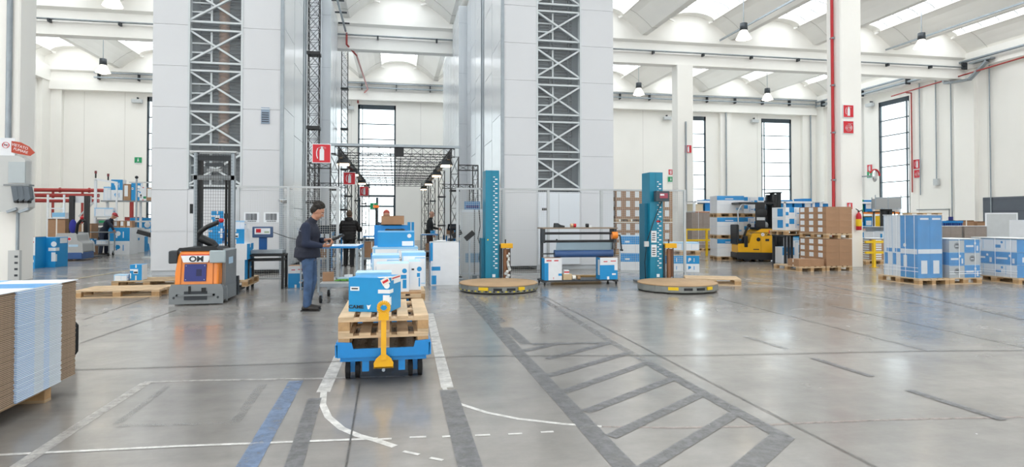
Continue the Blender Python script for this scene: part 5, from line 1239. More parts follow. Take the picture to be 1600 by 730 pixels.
# low wrapped roll of sheets beside the yellow barrier, and mixed load behind the tall load
g = G(1371, 413); Rr = 0
pallet((g.x, g.y + .2, 0), Rr, 'pallet beside the yellow barrier, left of the tall wrapped load', 1.2, .8)
load((g.x, g.y + .2), Rr, -.3, -.3, .146, 1, 1, 9, .62, .55, .072, 'brownlabel', 'flat brown carton in the low pile between barrier and tall load', 'flat brown cartons by the barrier', pos=True)
wrap((g.x + .02, g.y + .21), Rr, .68, .6, .146, .85, 'white topped film over the low pile by the barrier', n=0)
for i, px in enumerate((1350, 1364, 1380)):
    g = G(px, 399 + i); carton((g.x, g.y, 0), .42, .5, .95 + .03 * i, ('whiteblue', 'blueside', 'white')[i], 'white and blue carton in the row behind the yellow barrier, %s' % ('left', 'middle', 'right')[i], 0, 'cartons behind the yellow barrier')
    wrap((g.x, g.y), 0, .46, .54, .98, 1.18, 'bunched clear film on the row behind the barrier, %s' % ('left', 'middle', 'right')[i], n=0)
# distant forklift with cage and loose pallets on a pile
g = G(1385, 393.5); r = E('counterbalance_forklift', (g.x, g.y, 0), -.5, 'dark forklift mast with a mesh cage raised, beyond the barrier', 'forklift')
for x in (-.17, .17): MB().bx(x - .06, x + .06, -.08, .08, .1, 1.93, BLK).build('mast_channel', r)
q = MB(); q.bx(-.23, .23, -.08, .08, 1.85, 1.93, BLK); q.bx(-.23, .23, -.08, .08, 1.1, 1.2, BLK); q.bx(-.15, .15, .1, .2, .2, 1.85, DGREY); q.build('mast_crossbar', r)
q = MB(); q.bx(-.5, .5, .2, 1.6, .2, 1.1, DGREY); q.bx(-.45, .45, .3, 1.5, 1.8, 1.85, BLK); q.bx(-.45, -.4, .3, .36, 1.1, 1.8, BLK); q.bx(.4, .45, .3, .36, 1.1, 1.8, BLK); q.build('body', r, bevel=.03)
for x in (-.45, .45): MB().cyl((x - .08, .4, .25), (x + .08, .4, .25), .25, RUB).build('wheel', r)
r2 = E('mesh_cage', (g.x, g.y - .02, 1.932), -.5, 'pale mesh cage box raised on the dark forklift mast', 'cage')
q = MB()
for sx_ in (-.6, .0, .6): q.bx(sx_ - .02, sx_ + .02, -.4, -.36, 0, .62 + (.1 if sx_ else 0), GALV); q.bx(sx_ - .02, sx_ + .02, .36, .4, 0, .62, GALV)
q.bx(-.6, .6, -.4, .4, 0, .03, GALV); q.bx(-.6, .6, -.39, -.37, .55, .6, GALV); q.build('frame', r2)
q = MB(); q.bx(-.58, -.03, -.385, -.375, .05, .55, M('cage mesh grey', '#a5a7a8', .5)); q.bx(.03, .58, -.385, -.375, .05, .55, MT['cage mesh grey']); q.bx(-.58, .58, .375, .385, .05, .55, MT['cage mesh grey']); q.build('mesh_panel', r2); r2.scale = (.85, .85, .9)
g = G(1441, 399); base = (g.x, g.y)
carton((*base, 0), 1.05, .8, 1.45, 'wrapwhite', 'large wrapped block behind the tall load carrying loose pallets', -.5)
for k in range(2): pallet((*base, 1.452 + k * .146), -.5, '%s loose pallet piled behind the top of the tall wrapped load' % ('lower', 'upper')[k], 1.2, .8, near=False, group='loose pallets behind the tall load')

# ---- storage racks along the back right
PLC = ('first', 'second', 'third', 'fourth', 'fifth', 'sixth', 'seventh', 'eighth', 'ninth', 'tenth', 'eleventh', 'twelfth')
def rack(x0, x1, y, n, label, levels=(.9, 1.75)):
    r = E('storage_rack', ((x0 + x1) / 2, y, 0), 0, label, 'rack', 'storage racks'); w = x1 - x0
    for i in range(n + 1):
        x = -w / 2 + w * i / n
        MB().bx(x - .05, x + .05, -.5, -.4, 0, 2.35, WHITE).bx(x - .05, x + .05, .4, .5, 0, 2.35, WHITE).build('upright', r)
    for z in levels + (2.28,): MB().bx(-w / 2, w / 2, -.5, -.42, z, z + .1, WHITE if z > 2 else ORANGE).bx(-w / 2, w / 2, -.4, .5, z + .05, z + .08, LGREY).build('shelf_beam', r)
    k = 0; mats = (BLUE, YELB, GREEN, BROWN, BLUEST, LGREY, NAVY, M('cream box', '#d8cdb2', .6))
    rnd = random.Random(int(x0 * 3))
    for z in (0,) + levels:
        for i in range(n * 3):
            ww = w / (n * 3) * .8; x = -w / 2 + w * (i + .5) / (n * 3); m = rnd.choice(mats); h = rnd.uniform(.35, .7)
            q = MB(); q.bx(-ww / 2, ww / 2, -.4, .4, 0, h, m); q.bx(-ww / 2 + .05, ww / 2 - .05, -.405, -.4, h * .3, h * .7, WHITE if rnd.random() > .5 else m); q.bx(-ww / 2 - .01, ww / 2 + .01, -.41, .41, h - .05, h, m)
            q.build('stored_box', None, ((x0 + x1) / 2 + x, y, z + (.082 if z else 0)), label='%s %s box, %s level of the %s' % (PLC[i], {BLUE: 'blue', YELB: 'yellow', GREEN: 'green', BROWN: 'brown', BLUEST: 'deep blue', LGREY: 'grey', NAVY: 'navy'}.get(m, 'cream'), {0: 'floor', .9: 'middle', 1.75: 'upper'}[z], label.split(' with')[0]), cat='box', group='boxes in the %s' % label.split(' with')[0])
            k += 1
rack(14.3, 20.8, 28.4, 4, 'long white storage rack with mixed boxes behind the yellow truck'); rack(21.4, 26.0, 28.6, 3, 'white storage rack with mixed boxes behind the barrier')
# small wall devices
q = MB(); q.bx(-.14, .14, -.12, 0, -.2, .2, M('device dark', '#6d7378', .5)); q.bx(-.1, -.02, -.16, -.12, -.12, 0, INK); q.bx(.03, .11, -.16, -.12, -.12, 0, INK); p = W(1077, 341, 30.14); q.build('socket_box', None, (p.x, 30.149, p.z), label='grey socket box low on the slim far column', cat='socket box')
q = MB(); q.cyl((0, 0, 0), (0, 0, 4.4), .04, GALV); q.build('conduit', None, (14.95, 30.09, 2.2), label='thin conduit up the slim far column', cat='conduit')

# ------------------------------------------------------------------ people
SKIN = M('skin', '#c08d74', .55); SKIN2 = M('skin fair', '#cf9f88', .55)
def soft(mb, name, parent, vox=.011, sm=3):
    o = mb.build(name, parent); a = o.modifiers.new('merge', 'REMESH'); a.mode = 'VOXEL'; a.voxel_size = vox; a.use_smooth_shade = True
    b = o.modifiers.new('soft', 'SMOOTH'); b.factor = .5; b.iterations = sm; return o
def hand(q, w, d, n_, m, curl=.5, s=1.0, thumb=None):
    """palm from the wrist w along d with palm normal n_, five fingers"""
    w, d, n_ = Vector(w), Vector(d).normalized(), Vector(n_).normalized(); n_ = (n_ - d * n_.dot(d)).normalized(); sd = d.cross(n_)
    c = w + d * .05 * s
    for k in range(4): q.cap(w + sd * (k - 1.5) * .012 * s, c + d * .045 * s + sd * (k - 1.5) * .021 * s, .015 * s, m, .012 * s, n=10)
    for k, L in enumerate((.062, .075, .082, .07)):
        a = c + d * .045 * s + sd * (k - 1.5) * .021 * s; d1 = (d * cos(curl) + n_ * sin(curl)); d2 = (d * cos(curl * 2.2) + n_ * sin(curl * 2.2))
        b_ = a + d1 * L * .5 * s; e = b_ + d2 * L * .5 * s; q.cap(a, b_, .0095 * s, m, .0085 * s, n=8); q.cap(b_, e, .0085 * s, m, .007 * s, n=8)
    a = w + d * .02 * s + sd * .028 * s; b_ = a + (d * .6 + sd * .7 + n_ * .4).normalized() * .04 * s; e = b_ + (d * .8 + n_ * .6).normalized() * .032 * s
    q.cap(a, b_, .012 * s, m, .010 * s, n=8); q.cap(b_, e, .010 * s, m, .008 * s, n=8)
def head(q, c, f, up, m, s=1.0):
    """face looks along f"""
    f = Vector(f).normalized(); up = Vector(up).normalized(); sd = up.cross(f).normalized(); up = f.cross(sd); R = Matrix((f, sd, up)).transposed(); c = Vector(c)
    P = lambda a, b_, h: c + f * a * s + sd * b_ * s + up * h * s
    q.ell(P(-.012, 0, .025), (.098 * s, .078 * s, .098 * s), m, R); q.ell(P(.022, 0, -.035), (.066 * s, .06 * s, .078 * s), m, R)
    q.ell(P(.055, 0, -.085), (.026 * s, .028 * s, .022 * s), m, R)                     # chin
    q.cap(P(.083, 0, .02), P(.106, 0, -.018), .009 * s, m, .014 * s, n=8)                # nose
    q.ell(P(.082, 0, -.05), (.012 * s, .024 * s, .009 * s), m, R, n=8, k=5); q.ell(P(.072, 0, .034), (.018 * s, .05 * s, .01 * s), m, R, n=8, k=5)
    for b_ in (-1, 1): q.ell(P(-.005, .078 * b_, -.005), (.018 * s, .01 * s, .03 * s), m, R, n=8, k=5)
    return P, R
def face_bits(P, R, r, brow='#2a2320'):
    q = MB(); 
    for b_ in (-1, 1): q.ell(P(.079, .03 * b_, .012), (.008, .012, .007), WHITE, R, n=8, k=5)
    q.build('eye_whites', r); q = MB()
    for b_ in (-1, 1): q.ell(P(.084, .03 * b_, .011), (.005, .006, .006), INK, R, n=8, k=5); q.bar(P(.084, .012 * b_, .034), P(.078, .048 * b_, .036), .008, M('brow', brow, .8))
    q.build('eyes', r); q = MB(); q.ell(P(.088, 0, -.05), (.007, .021, .0035), M('lips', '#9c5a50', .5), R, n=8, k=5); q.build('mouth', r)
def shoe(q, a, d, m, s=1.0):
    a = Vector(a); d = Vector((d[0], d[1], 0)).normalized(); z = Vector((0, 0, 1))
    q.cap(a - d * .055 + z * .048, a + d * .06 + z * .05, .042 * s, m, .04 * s, n=12); q.cap(a + d * .06 + z * .045, a + d * .165 + z * .036, .042 * s, m, .032 * s, n=12); q.cap(a - d * .02 + z * .08, a + z * .1, .045 * s, m, .045 * s, n=12)

# --- standing man in the foreground, seen from his right side, local +x is where he faces
p = G(483, 485)
man = E('person', (p.x, p.y, 0), -.16, 'standing dark haired man in navy vest and jeans looking down at a hand scanner', 'person')
H_ = Vector((.135, -.01, 1.615)); fd = (cos(-.55), 0, sin(-.55)); up = (sin(.55), 0, cos(.55))
q = MB(); P_, R_ = head(q, H_, fd, up, SKIN, 1.06)
q.cap((.03, 0, 1.43), (.11, -.005, 1.56), .06, SKIN, .058); q.ell((0, 0, 1.2), (.1, .15, .22), SKIN); q.cap((0, -.08, .9), (.01, -.095, .5), .07, SKIN, .05); q.cap((0, .08, .9), (.03, .095, .5), .07, SKIN, .05); q.cap((0, 0, 1.2), (0, 0, .9), .11, SKIN, .12)
q.cap((.01, -.095, .5), (-.01, -.1, .12), .045, SKIN, .035); q.cap((.03, .095, .5), (-.05, .1, .12), .045, SKIN, .035)
SH = (.0, -.2, 1.37); EL = (.02, -.25, 1.1); WR = (.26, -.16, 1.06)
q.cap((0, -.1, 1.35), SH, .06, SKIN, .05); q.cap(SH, EL, .045, SKIN, .04); q.cap(EL, WR, .04, SKIN, .028)
SH2 = (.0, .2, 1.37); EL2 = (.04, .25, 1.12); WR2 = (.25, .04, 1.15)
q.cap((0, .1, 1.35), SH2, .06, SKIN, .05); q.cap(SH2, EL2, .045, SKIN, .04); q.cap(EL2, WR2, .04, SKIN, .028)
hand(q, WR, (1, .2, -.02), (0, .5, .85), SKIN, .75, 1.05); hand(q, WR2, (.9, -.15, .05), (0, -.5, -.85), SKIN, .75, 1.05)
soft(q, 'body', man, .0065, 2); face_bits(P_, R_, man)
HAIR = M('dark curly hair', '#28231f', .8, bump=.6, vs=60, var=.3)
q = MB(); q.ell(P_(-.03, 0, .07), (.098, .092, .078), HAIR, R_); q.ell(P_(-.065, 0, .01), (.062, .09, .085), HAIR, R_); rnd = random.Random(5)
for k in range(46):
    t = rnd.uniform(0, 2 * pi); ph = rnd.uniform(0, 1.35); v = (sin(ph) * cos(t), sin(ph) * sin(t), cos(ph))
    if v[0] > .75: continue
    q.ell(P_(-.03 + .098 * v[0], .09 * v[1], .06 + .09 * v[2]), .022, HAIR, n=8, k=5)
for b_ in (-1, 1): q.ell(P_(-.03, .078 * b_, .02), (.03, .02, .055), HAIR, R_, n=8, k=5)
soft(q, 'hair', man, .008, 1)
VEST = M('navy quilted vest', '#1d2233', .75, bump=.2, vs=20); SLV = M('navy fleece sleeve', '#222b42', .85); JEAN = M('blue jeans', '#465f83', .85, var=.35, vs=7); SHOE = M('dark leather shoe', '#26201e', .4)
q = MB(); q.cap((-.01, -.08, 1.34), (-.01, .08, 1.34), .115, VEST, .115); q.ell((0.0, 0, 1.25), (.175, .2, .2), VEST); q.ell((-.03, 0, 1.1), (.19, .2, .22), VEST); q.ell((-.035, 0, .99), (.205, .2, .13), VEST); q.cap((-.04, -.04, .94), (-.04, .04, .94), .175, VEST); q.cyl((-.035, 0, .865), (-.035, 0, 1.0), .212, VEST, .2, n=24)
q.cap((.0, 0, 1.4), (.055, 0, 1.475), .095, VEST, .075); q.ell((-.01, -.15, 1.36), (.09, .07, .075), VEST); q.ell((-.01, .15, 1.36), (.09, .07, .075), VEST)
ve = soft(q, 'vest', man, .011, 3); q = MB(); q.tube([(-.16, -.1, 1.35), (-.14, -.16, 1.32), (-.08, -.2, 1.3)], .006, M('grey piping', '#7f889a', .5), 6); q.build('piping', ve); 
for nm, S_, E_, W_ in (('sleeve', SH, EL, WR), ('sleeve', SH2, EL2, WR2)):
    q = MB(); q.cap(S_, E_, .078, SLV, .066); q.cap(E_, Vector(E_).lerp(Vector(W_), .88), .066, SLV, .045); q.ell(Vector(E_) + Vector((-.01, 0, -.0)), .068, SLV); o = soft(q, nm, man, .009, 2)
q = MB(); q.cap((0, -.06, .9), (0, .06, .9), .12, JEAN)
for s in (-1, 1): q.cap((-.01 , .085 * s, .86), (.02 + .01 * s, .095 * s, .5), .1, JEAN, .07); q.cap((.02 + .01 * s, .095 * s, .5), (-.03 - .02 * s, .1 * s, .13), .072, JEAN, .058); q.cap((-.03 - .02 * s, .1 * s, .14), (-.03 - .02 * s, .1 * s, .1), .063, JEAN, .06)
soft(q, 'jeans', man, .01, 2)
for s in (-1, 1):
    q = MB(); a = (-.02 - .02 * s, .1 * s + (-.0), 0); shoe(q, a, (1, -.12 if s < 0 else .1, 0), SHOE, 1.0); o = soft(q, 'shoe', man, .008, 2)
    MB().prism([(a[0] - .1, a[1] - .042), (a[0] + .08, a[1] - .05), (a[0] + .2, a[1] - .03), (a[0] + .2, a[1] + .03), (a[0] + .08, a[1] + .05), (a[0] - .1, a[1] + .042)], 'z', 0, .018, BLK).build('shoe_sole', o)
q = MB(); q.cap((.0, 0, 0), (.16, 0, .06), .024, BLK, .022); q.box((.2, 0, .085), (.09, .07, .035), BLK, R=Matrix.Rotation(-.35, 3, 'Y')); q.box((.2, 0, .104), (.06, .05, .004), M('screen dark', '#22303c', .1), R=Matrix.Rotation(-.35, 3, 'Y')); q.cap((.04, 0, 0), (.03, 0, -.07), .02, BLK)
q.build('hand_scanner', None, Vector((man.location.x + .31 * cos(-.16) + .03 * sin(.16), man.location.y + .31 * sin(-.16) + .02, 1.135)), -.16, label='black hand scanner held by the standing man', cat='scanner')

# --- generic simpler figure, facing local +x
def figure(loc, rz, label, h=1.75, lean=0.0, top='#1c1d20', legs='#232428', bald=False, hat=None, puffer=False, armR=None, armL=None, skin=SKIN, sit=False, cap=None, step=.05, look=-.3, hood=False):
    s = h / 1.76; r = E('person', loc, rz, label, 'person'); TP = M('cloth ' + top, top, .75); LG = M('trousers ' + legs, legs, .8)
    def L(x, y, z):
        zz = z - .92
        return Vector((x + (zz * sin(lean) if zz > 0 else 0), y, .92 + zz * cos(lean) if zz > 0 else z)) * s
    q = MB(); hc = L(.05, 0, 1.63); P, R = head(q, hc, (cos(look - lean * .5), 0, sin(look - lean * .5)), (-sin(look - lean * .5), 0, cos(look - lean * .5)), skin, s)
    q.cap(L(.0, 0, 1.42), L(.03, 0, 1.56), .058 * s, skin); q.cap(L(0, 0, 1.3), L(0, 0, .95), .11 * s, skin)
    arms = []
    for sd, arm in ((-1, armR), (1, armL)):
        e, w = arm or ((.02, .26, 1.12), (.14, .25, .9)); S_ = L(0, .19 * sd, 1.39); E_ = L(e[0], e[1] * sd, e[2]); W_ = L(w[0], w[1] * sd, w[2]); arms.append((S_, E_, W_))
        q.cap(L(0, .08 * sd, 1.37), S_, .05 * s, skin); q.cap(S_, E_, .045 * s, skin, .038 * s); q.cap(E_, W_, .038 * s, skin, .028 * s); hand(q, W_, W_ - E_, (.2, -sd, -.3), skin, .5, s)
    for sd in (-1, 1): q.cap((step * sd * .3 * s, .085 * sd * s, .88 * s), (step * sd * .6 * s + .02, .095 * sd * s, .5 * s), .07 * s, skin, .05 * s); q.cap((step * sd * .6 * s + .02, .095 * sd * s, .5 * s), (step * sd * s, .1 * sd * s, .1 * s), .045 * s, skin, .035 * s)
    soft(q, 'body', r, .0085, 1); face_bits(P, R, r)
    q = MB()
    k = 1.22 if puffer else 1.0
    q.cap(L(-.01, -.1, 1.36), L(-.01, .1, 1.36), .1 * s * k, TP); q.ell(L(0, 0, 1.2), (.14 * s * k, .19 * s * k, .22 * s), TP); q.cap(L(0, -.05, 1.0), L(0, .05, 1.0), .135 * s * k, TP); q.cyl(L(0, 0, .86), L(0, 0, 1.05), .165 * s * k, TP, n=20); q.cap(L(0, 0, 1.4), L(.02, 0, 1.48), .085 * s, TP, .07 * s)
    if hood: q.ell(L(-.06, 0, 1.5), (.09 * s, .13 * s, .08 * s), TP)
    if puffer:
        for z in (.9, .99, 1.08, 1.17, 1.26, 1.35): q.ell(L(0, 0, z), (.185 * s, .235 * s, .045 * s), TP, n=20)
    soft(q, 'jacket', r, .011, 2)
    for (S_, E_, W_) in arms:
        q = MB(); q.cap(S_, E_, .068 * s * k, TP, .055 * s * k); q.cap(E_, E_.lerp(W_, .9), .055 * s * k, TP, .042 * s)
        if puffer:
            for t in (.15, .4, .65, .9): q.ell(S_.lerp(E_, t), .09 * s, TP); q.ell(E_.lerp(W_, t * .8), .078 * s, TP)
        soft(q, 'sleeve', r, .011, 2)
    q = MB(); q.cap((0, -.06 * s, .9 * s), (0, .06 * s, .9 * s), .118 * s, LG)
    for sd in (-1, 1): q.cap((step * sd * .3 * s, .085 * sd * s, .86 * s), (step * sd * .6 * s + .02, .1 * sd * s, .5 * s), .098 * s, LG, .075 * s); q.cap((step * sd * .6 * s + .02, .1 * sd * s, .5 * s), (step * sd * s, .105 * sd * s, .1 * s), .075 * s, LG, .068 * s)
    soft(q, 'trousers', r, .011, 2)
    for sd in (-1, 1): q = MB(); shoe(q, (step * sd * s, .105 * sd * s, 0), (1, .12 * sd, 0), SHOE, s); soft(q, 'shoe', r, .01, 1)
    if hat:
        m = M('knit ' + hat, hat, .9, bump=.5, vs=80, var=.3); q = MB(); q.ell(P(-.018, 0, .06), (.108 * s, .092 * s, .09 * s), m, R); q.cap(P(-.06, -.03, .015), P(-.06, .03, .015), .06 * s, m); q.ell(P(-.02, 0, .15), .024 * s, m); soft(q, 'knit_hat', r, .009, 1)
    elif cap:
        m = M('cap ' + cap, cap, .6); q = MB(); q.ell(P(-.012, 0, .055), (.105 * s, .086 * s, .08 * s), m, R); q.cap(P(.07, -.03, .06), P(.13, 0, .045), .02 * s, m); q.cap(P(.07, .03, .06), P(.13, 0, .045), .02 * s, m); soft(q, 'cap', r, .008, 1)
    elif not bald:
        q = MB(); q.ell(P(-.028, 0, .058), (.095 * s, .084 * s, .08 * s), HAIR, R); q.ell(P(-.06, 0, .0), (.05 * s, .078 * s, .07 * s), HAIR, R); soft(q, 'hair', r, .009, 1)
    else:
        q = MB(); q.ell(P(-.05, 0, .0), (.06 * s, .0795 * s, .035 * s), M('grey stubble', '#9a8a80', .8), R); q.build('short_hair', r)
    return r
p = G(545, 418)
figure((p.x, p.y, 0), pi / 2 - .12, 'person in a black puffer jacket and knit hat seen from behind, at a parts trolley', 1.74, .03, '#1a1819', '#1d1f22', hat='#5c4a3d', puffer=True, armR=((.18, .3, 1.16), (.36, .28, 1.2)), armL=((.1, .3, 1.12), (.3, .24, 1.12)), hood=True, look=-.1)
p = G(671, 402); figure((p.x, p.y, 0), -.2, 'bald man in a dark jacket standing right of the aisle beyond the bulk carton', 1.8, .05, '#26292b', '#5a4640', bald=True, armR=((-.02, .24, 1.12), (.16, .22, .88)), armL=((.05, .25, 1.13), (.3, .2, 1.08)), skin=SKIN2)
p = G(158, 398.5); figure((p.x, p.y + .2, 0), -.05, 'worker in navy jacket and red cap bending over a bench at the far left', 1.85, .5, '#1f2738', '#2b3346', cap='#a8323a', armR=((.25, .22, 1.2), (.42, .2, 1.0)), armL=((.2, .22, 1.18), (.4, .18, 1.0)))
figure((-.22, 15.6, 0), pi / 2, 'person with reddish hair barely showing above the brown carton on the tractor', 1.72, 0, '#3a3f46', '#2a2d33', cap='#a8473a')

# parts trolley behind the puffer person
trolley('trolley', (-.72, 20.6, 0), 0, .55, .9, .92, 'pale parts trolley with a brown carton, beside the person in black', zlow=.24, top=LGREY, caster=.1)
carton((-.74, 20.35, .272), .44, .3, .5, 'brown', 'brown carton on the lower shelf of the pale parts trolley')
trolley('trolley', (1.25, 23.4, 0), 0, .6, .9, .9, 'blue framed trolley in front of the bald man', zlow=.3, caster=.1)
carton((1.25, 23.2, .332), .3, .3, .25, 'brown', 'small brown carton on the blue framed trolley'); carton((1.4, 23.6, .932), .2, .2, .12, 'blue', 'small blue box on the blue framed trolley')

# ------------------------------------------------------------------ benches under the gantry
def bench(x, y, label, rz=0, L=1.6):
    r = E('packing_bench', (x, y, 0), rz, label, 'bench', 'packing benches under the gantry')
    MB().bx(-.4, .4, -L / 2, L / 2, .82, .86, LGREY).build('bench_top', r)
    for a in (-.36, .36):
        for b_ in (-L / 2 + .05, L / 2 - .05): MB().bx(a - .025, a + .025, b_ - .025, b_ + .025, 0, .82, BLUEST).build('leg', r)
    MB().bx(-.36, .36, -L / 2 + .05, L / 2 - .05, .25, .28, LGREY).build('lower_shelf', r)
    q = MB(); q.bx(-.38, -.34, -L / 2, -L / 2 + .04, .86, 1.9, GALV); q.bx(-.38, -.34, L / 2 - .04, L / 2, .86, 1.9, GALV); q.bx(-.38, -.1, -L / 2, L / 2, 1.45, 1.48, LGREY); q.build('upper_frame', r); return r
def monitor(x, y, z, rz, label, s=.42):
    r = E('monitor', (x, y, z), rz, label, 'monitor', 'screens on the benches'); q = MB(); q.box((0, 0, .3), (s, .04, s * .62), BLK, R=Matrix.Rotation(.2, 3, 'X')); q.build('screen_housing', r); q = MB(); q.box((0, -.024, .3), (s * .9, .006, s * .54), M('screen off', '#2e3a46', .15), R=Matrix.Rotation(.2, 3, 'X')); q.build('screen', r); q = MB(); q.bx(-.02, .02, 0, .03, 0, .25, BLK); q.bx(-.1, .1, -.07, .09, 0, .015, BLK); q.build('stand', r)
for i, (x, y) in enumerate(((2.35, 18.9), (2.35, 22.0), (2.35, 25.4), (-2.3, 20.6), (-2.3, 24.2))):
    w_ = ('nearest bench right of the aisle', 'second bench right of the aisle', 'third bench right of the aisle', 'nearest bench left of the aisle', 'second bench left of the aisle')[i]
    bench(x if x > 0 else x, y, 'packing bench, ' + w_, 0 if x < 0 else pi); xx = x - .1 if x > 0 else x + .1
    monitor(xx, y - .4, .861, .5 if x > 0 else -.5, 'dark monitor on the ' + w_)
    carton((xx, y + .2, .861), .35, .3, .22, ('white_plain', 'blue', 'brown', 'white_plain', 'blue')[i], 'small carton on the ' + w_)
    carton((xx, y - .1, .281), .5, .4, .3, ('blue', 'white_plain', 'blue', 'brown', 'white_plain')[i], 'carton on the lower shelf of the ' + w_)
    carton((x - .0, y + .5, .281), .4, .35, .4, ('brown', 'blue', 'white_plain', 'blue', 'brown')[i], 'second carton under the ' + w_)
# black scanners on arms by the bulk carton
for i, (x, y, z, rz) in enumerate(((1.5, 15.35, 1.12, .5), (1.72, 14.55, 1.1, .7))):
    q = MB(); q.box((0, 0, 0), (.26, .06, .12), BLK, R=Matrix.Rotation(-rz, 3, 'Y')); q.build('screen_head', E('terminal', (x, y, z), 0, ('black tilted terminal on a stand behind the bulk carton, left', 'black tilted terminal by the fence end, right')[i], 'terminal', 'black terminals'))
    t = [o for o in COL.objects if o.name.startswith('terminal')][-1]; MB().bx(-.02, .02, -.02, .02, -z, 0, GALV).bx(-.15, .15, -.15, .15, -z, -z + .02, GALV).build('stand', t)
# electrical cabinet seen through the fence, wall basin, blue box
q = MB(); q.bx(-.4, .4, -.25, .25, 0, 1.75, M('cabinet pale', '#cdd4da', .4)); q.bx(-.38, .38, -.262, -.25, .1, 1.68, LGREY); q.bx(-.3, .3, -.265, -.262, 0.35, .6, M('vent blue grey', '#7f9cb5', .5)); q.build('control_cabinet', None, (2.1, 16.4, 0), label='pale control cabinet behind the right fence beside the gantry', cat='cabinet')
q = MB(); q.bx(-.19, .19, -.05, .05, -.1, .1, M('switch blue', '#5c8bb8', .4)); q.bx(-.16, .16, -.055, -.05, -.06, 0, NAVY); q.bx(.05, .07, -.02, .02, -1.7, -.1, BLK); q.bx(-.0, .12, -.04, .04, -1.82, -1.7, GALV); q.build('switch_box', None, (1.86, 15.2, 1.83), label='blue switch box on a post behind the right fence', cat='switch box')
q = MB(); q.tube([(0, 0, 0), (.03, 0, -.4), (-.03, -.02, -.7), (.04, 0, -.9), (.0, 0, -1.2), (.1, -.1, -1.7)], .012, BLK, 6); q.build('cable', None, (2.02, 15.1, 1.72), label='black cable hanging from the blue switch box', cat='cable')
q = MB(); q.lathe([(.001, -.1), (.09, -.08), (.15, 0), (.15, .02), (.13, .0), (.07, -.06), (.001, -.07)], CHROME); q.bx(-.02, .02, .1, .16, -.05, .06, GALV); q.build('wall_light', None, (-3.0, 17.7, 2.0), label='round metal bowl lamp on the tower behind the left fence', cat='wall lamp')

# ------------------------------------------------------------------ left column kit
r = E('electric_panel', (-8.9, 16.85, 0), 0, 'grey electric panel with dark sockets on the left edge column', 'electric panel')
q = MB(); q.prism([(-.33, 1.68), (.16, 1.68), (.3, 1.78), (.3, 2.05), (.22, 2.3), (.22, 2.9), (.1, 2.98), (-.33, 2.98)], 'y', -.28, 0, M('panel grey', '#c4c6c5', .45)); q.build('housing', r, bevel=.02)
q = MB(); q.bx(-.2, .34, -.3, -.08, 2.28, 2.32, MGREY); q.bx(-.1, .25, -.3, -.27, 2.35, 2.85, M('panel window', '#b3bcc0', .15)); q.build('cover', r)
for k in range(3): q = MB(); q.prism([(.0 + .12 * k, 2.26), (.11 + .12 * k, 2.26), (.15 + .12 * k, 1.98), (.06 + .12 * k, 1.9)], 'y', -.36, -.2, M('socket grey', '#5d6770', .4)); q.cyl((.1 + .11 * k, -.38, 1.9), (.1 + .11 * k, -.2, 1.9), .03, BLK); q.build('socket', r, bevel=.01)
for k in range(2): MB().bar((-.1 + .25 * k, -.32, 1.66), (.1 + .25 * k, -.32, 1.74), .06, GALV).build('bracket', r)
mb = MB(); mb.cyl((-9.15, 16.8, 2.98), (-9.15, 16.8, 9.5), .06, GALV); mb.cyl((-8.93, 16.82, .75), (-8.93, 16.82, 1.68), .035, GALV); mb.build('column_conduit', label='grey conduit running up the left edge column to its panel', cat='conduit')
q = MB(); q.bx(-.12, .12, -.1, 0, 0, .72, M('panel grey', '#c4c6c5', .45)); 
for k in range(4): q.bx(.02, .09, -.105, -.1, .1 + .15 * k, .15 + .15 * k, DGREY)
q.build('trunking_box', None, (-8.97, 16.85, .02), label='narrow grey trunking box at the foot of the left edge column', cat='electric box')
r = E('no_smoking_sign', (-8.85, 16.62, 3.12), 0, 'white and red no smoking sign above the electric panel', 'sign')
q = MB(); q.bx(-.36, -.05, -.01, 0, -.12, .3, WHITE); q.build('plate', r)
q = MB()
for i in range(16):
    t0, t1 = 2 * pi * i / 16, 2 * pi * (i + 1) / 16; q.bar((-.24 + .07 * cos(t0), -.014, .13 + .07 * sin(t0)), (-.24 + .07 * cos(t1), -.014, .13 + .07 * sin(t1)), .018, SR, .006)
q.bar((-.29, -.015, .18), (-.19, -.015, .08), .016, SR, .006); q.bx(-.28, -.2, -.013, -.01, .12, .14, INK); q.build('no_smoking_mark', r)
q = MB(); sgn = M('sign brick red', '#b8472f', .5); pl_ = [(-.12 + .0, .23), (.08, .2), (.26, .1), (.38, -.04), (.28, -.12), (.05, -.08), (-.12, -.04)]; q.prism(pl_, 'y', -.02, -.012, sgn); q.build('curved_plate', r)
text('VIETATO', .09, WHITE, r, (.06, -.022, .1), (pi / 2, .3, 0)); text('FUMARE', .085, WHITE, r, (.08, -.022, .0), (pi / 2, .3, 0))

# ------------------------------------------------------------------ far left work area
q = MB()
for z, x1 in ((3.02, -14.0), (2.74, -15.6), (2.46, -15.6)): q.cyl((-20.2, 36.6, z), (x1, 36.6, z), .1, REDP)
q.ell((-14.0, 36.6, 3.02), .11, REDP); q.cyl((-14.0, 36.6, 3.02), (-14.0, 36.6, .3), .1, REDP)
for x in (-19.5, -17.8, -16.4): q.cyl((x, 36.6, .0), (x, 36.6, 3.05), .06, REDP); q.cyl((x + .3, 36.6, 3.02), (x + .36, 36.6, 3.02), .14, REDP)
q.build('red_pipework', label='bundle of three thick red fire mains at the far left', cat='pipework')
q = MB(); q.bx(-.35, .35, -.35, .35, 0, 1.6, M('valve cabinet red', '#8f3a36', .5)); q.bx(-.3, .3, -.36, -.35, .1, 1.5, REDP); q.build('valve_cabinet', None, (-14.6, 38.5, 0), label='dark red cabinet under the red pipes', cat='cabinet')
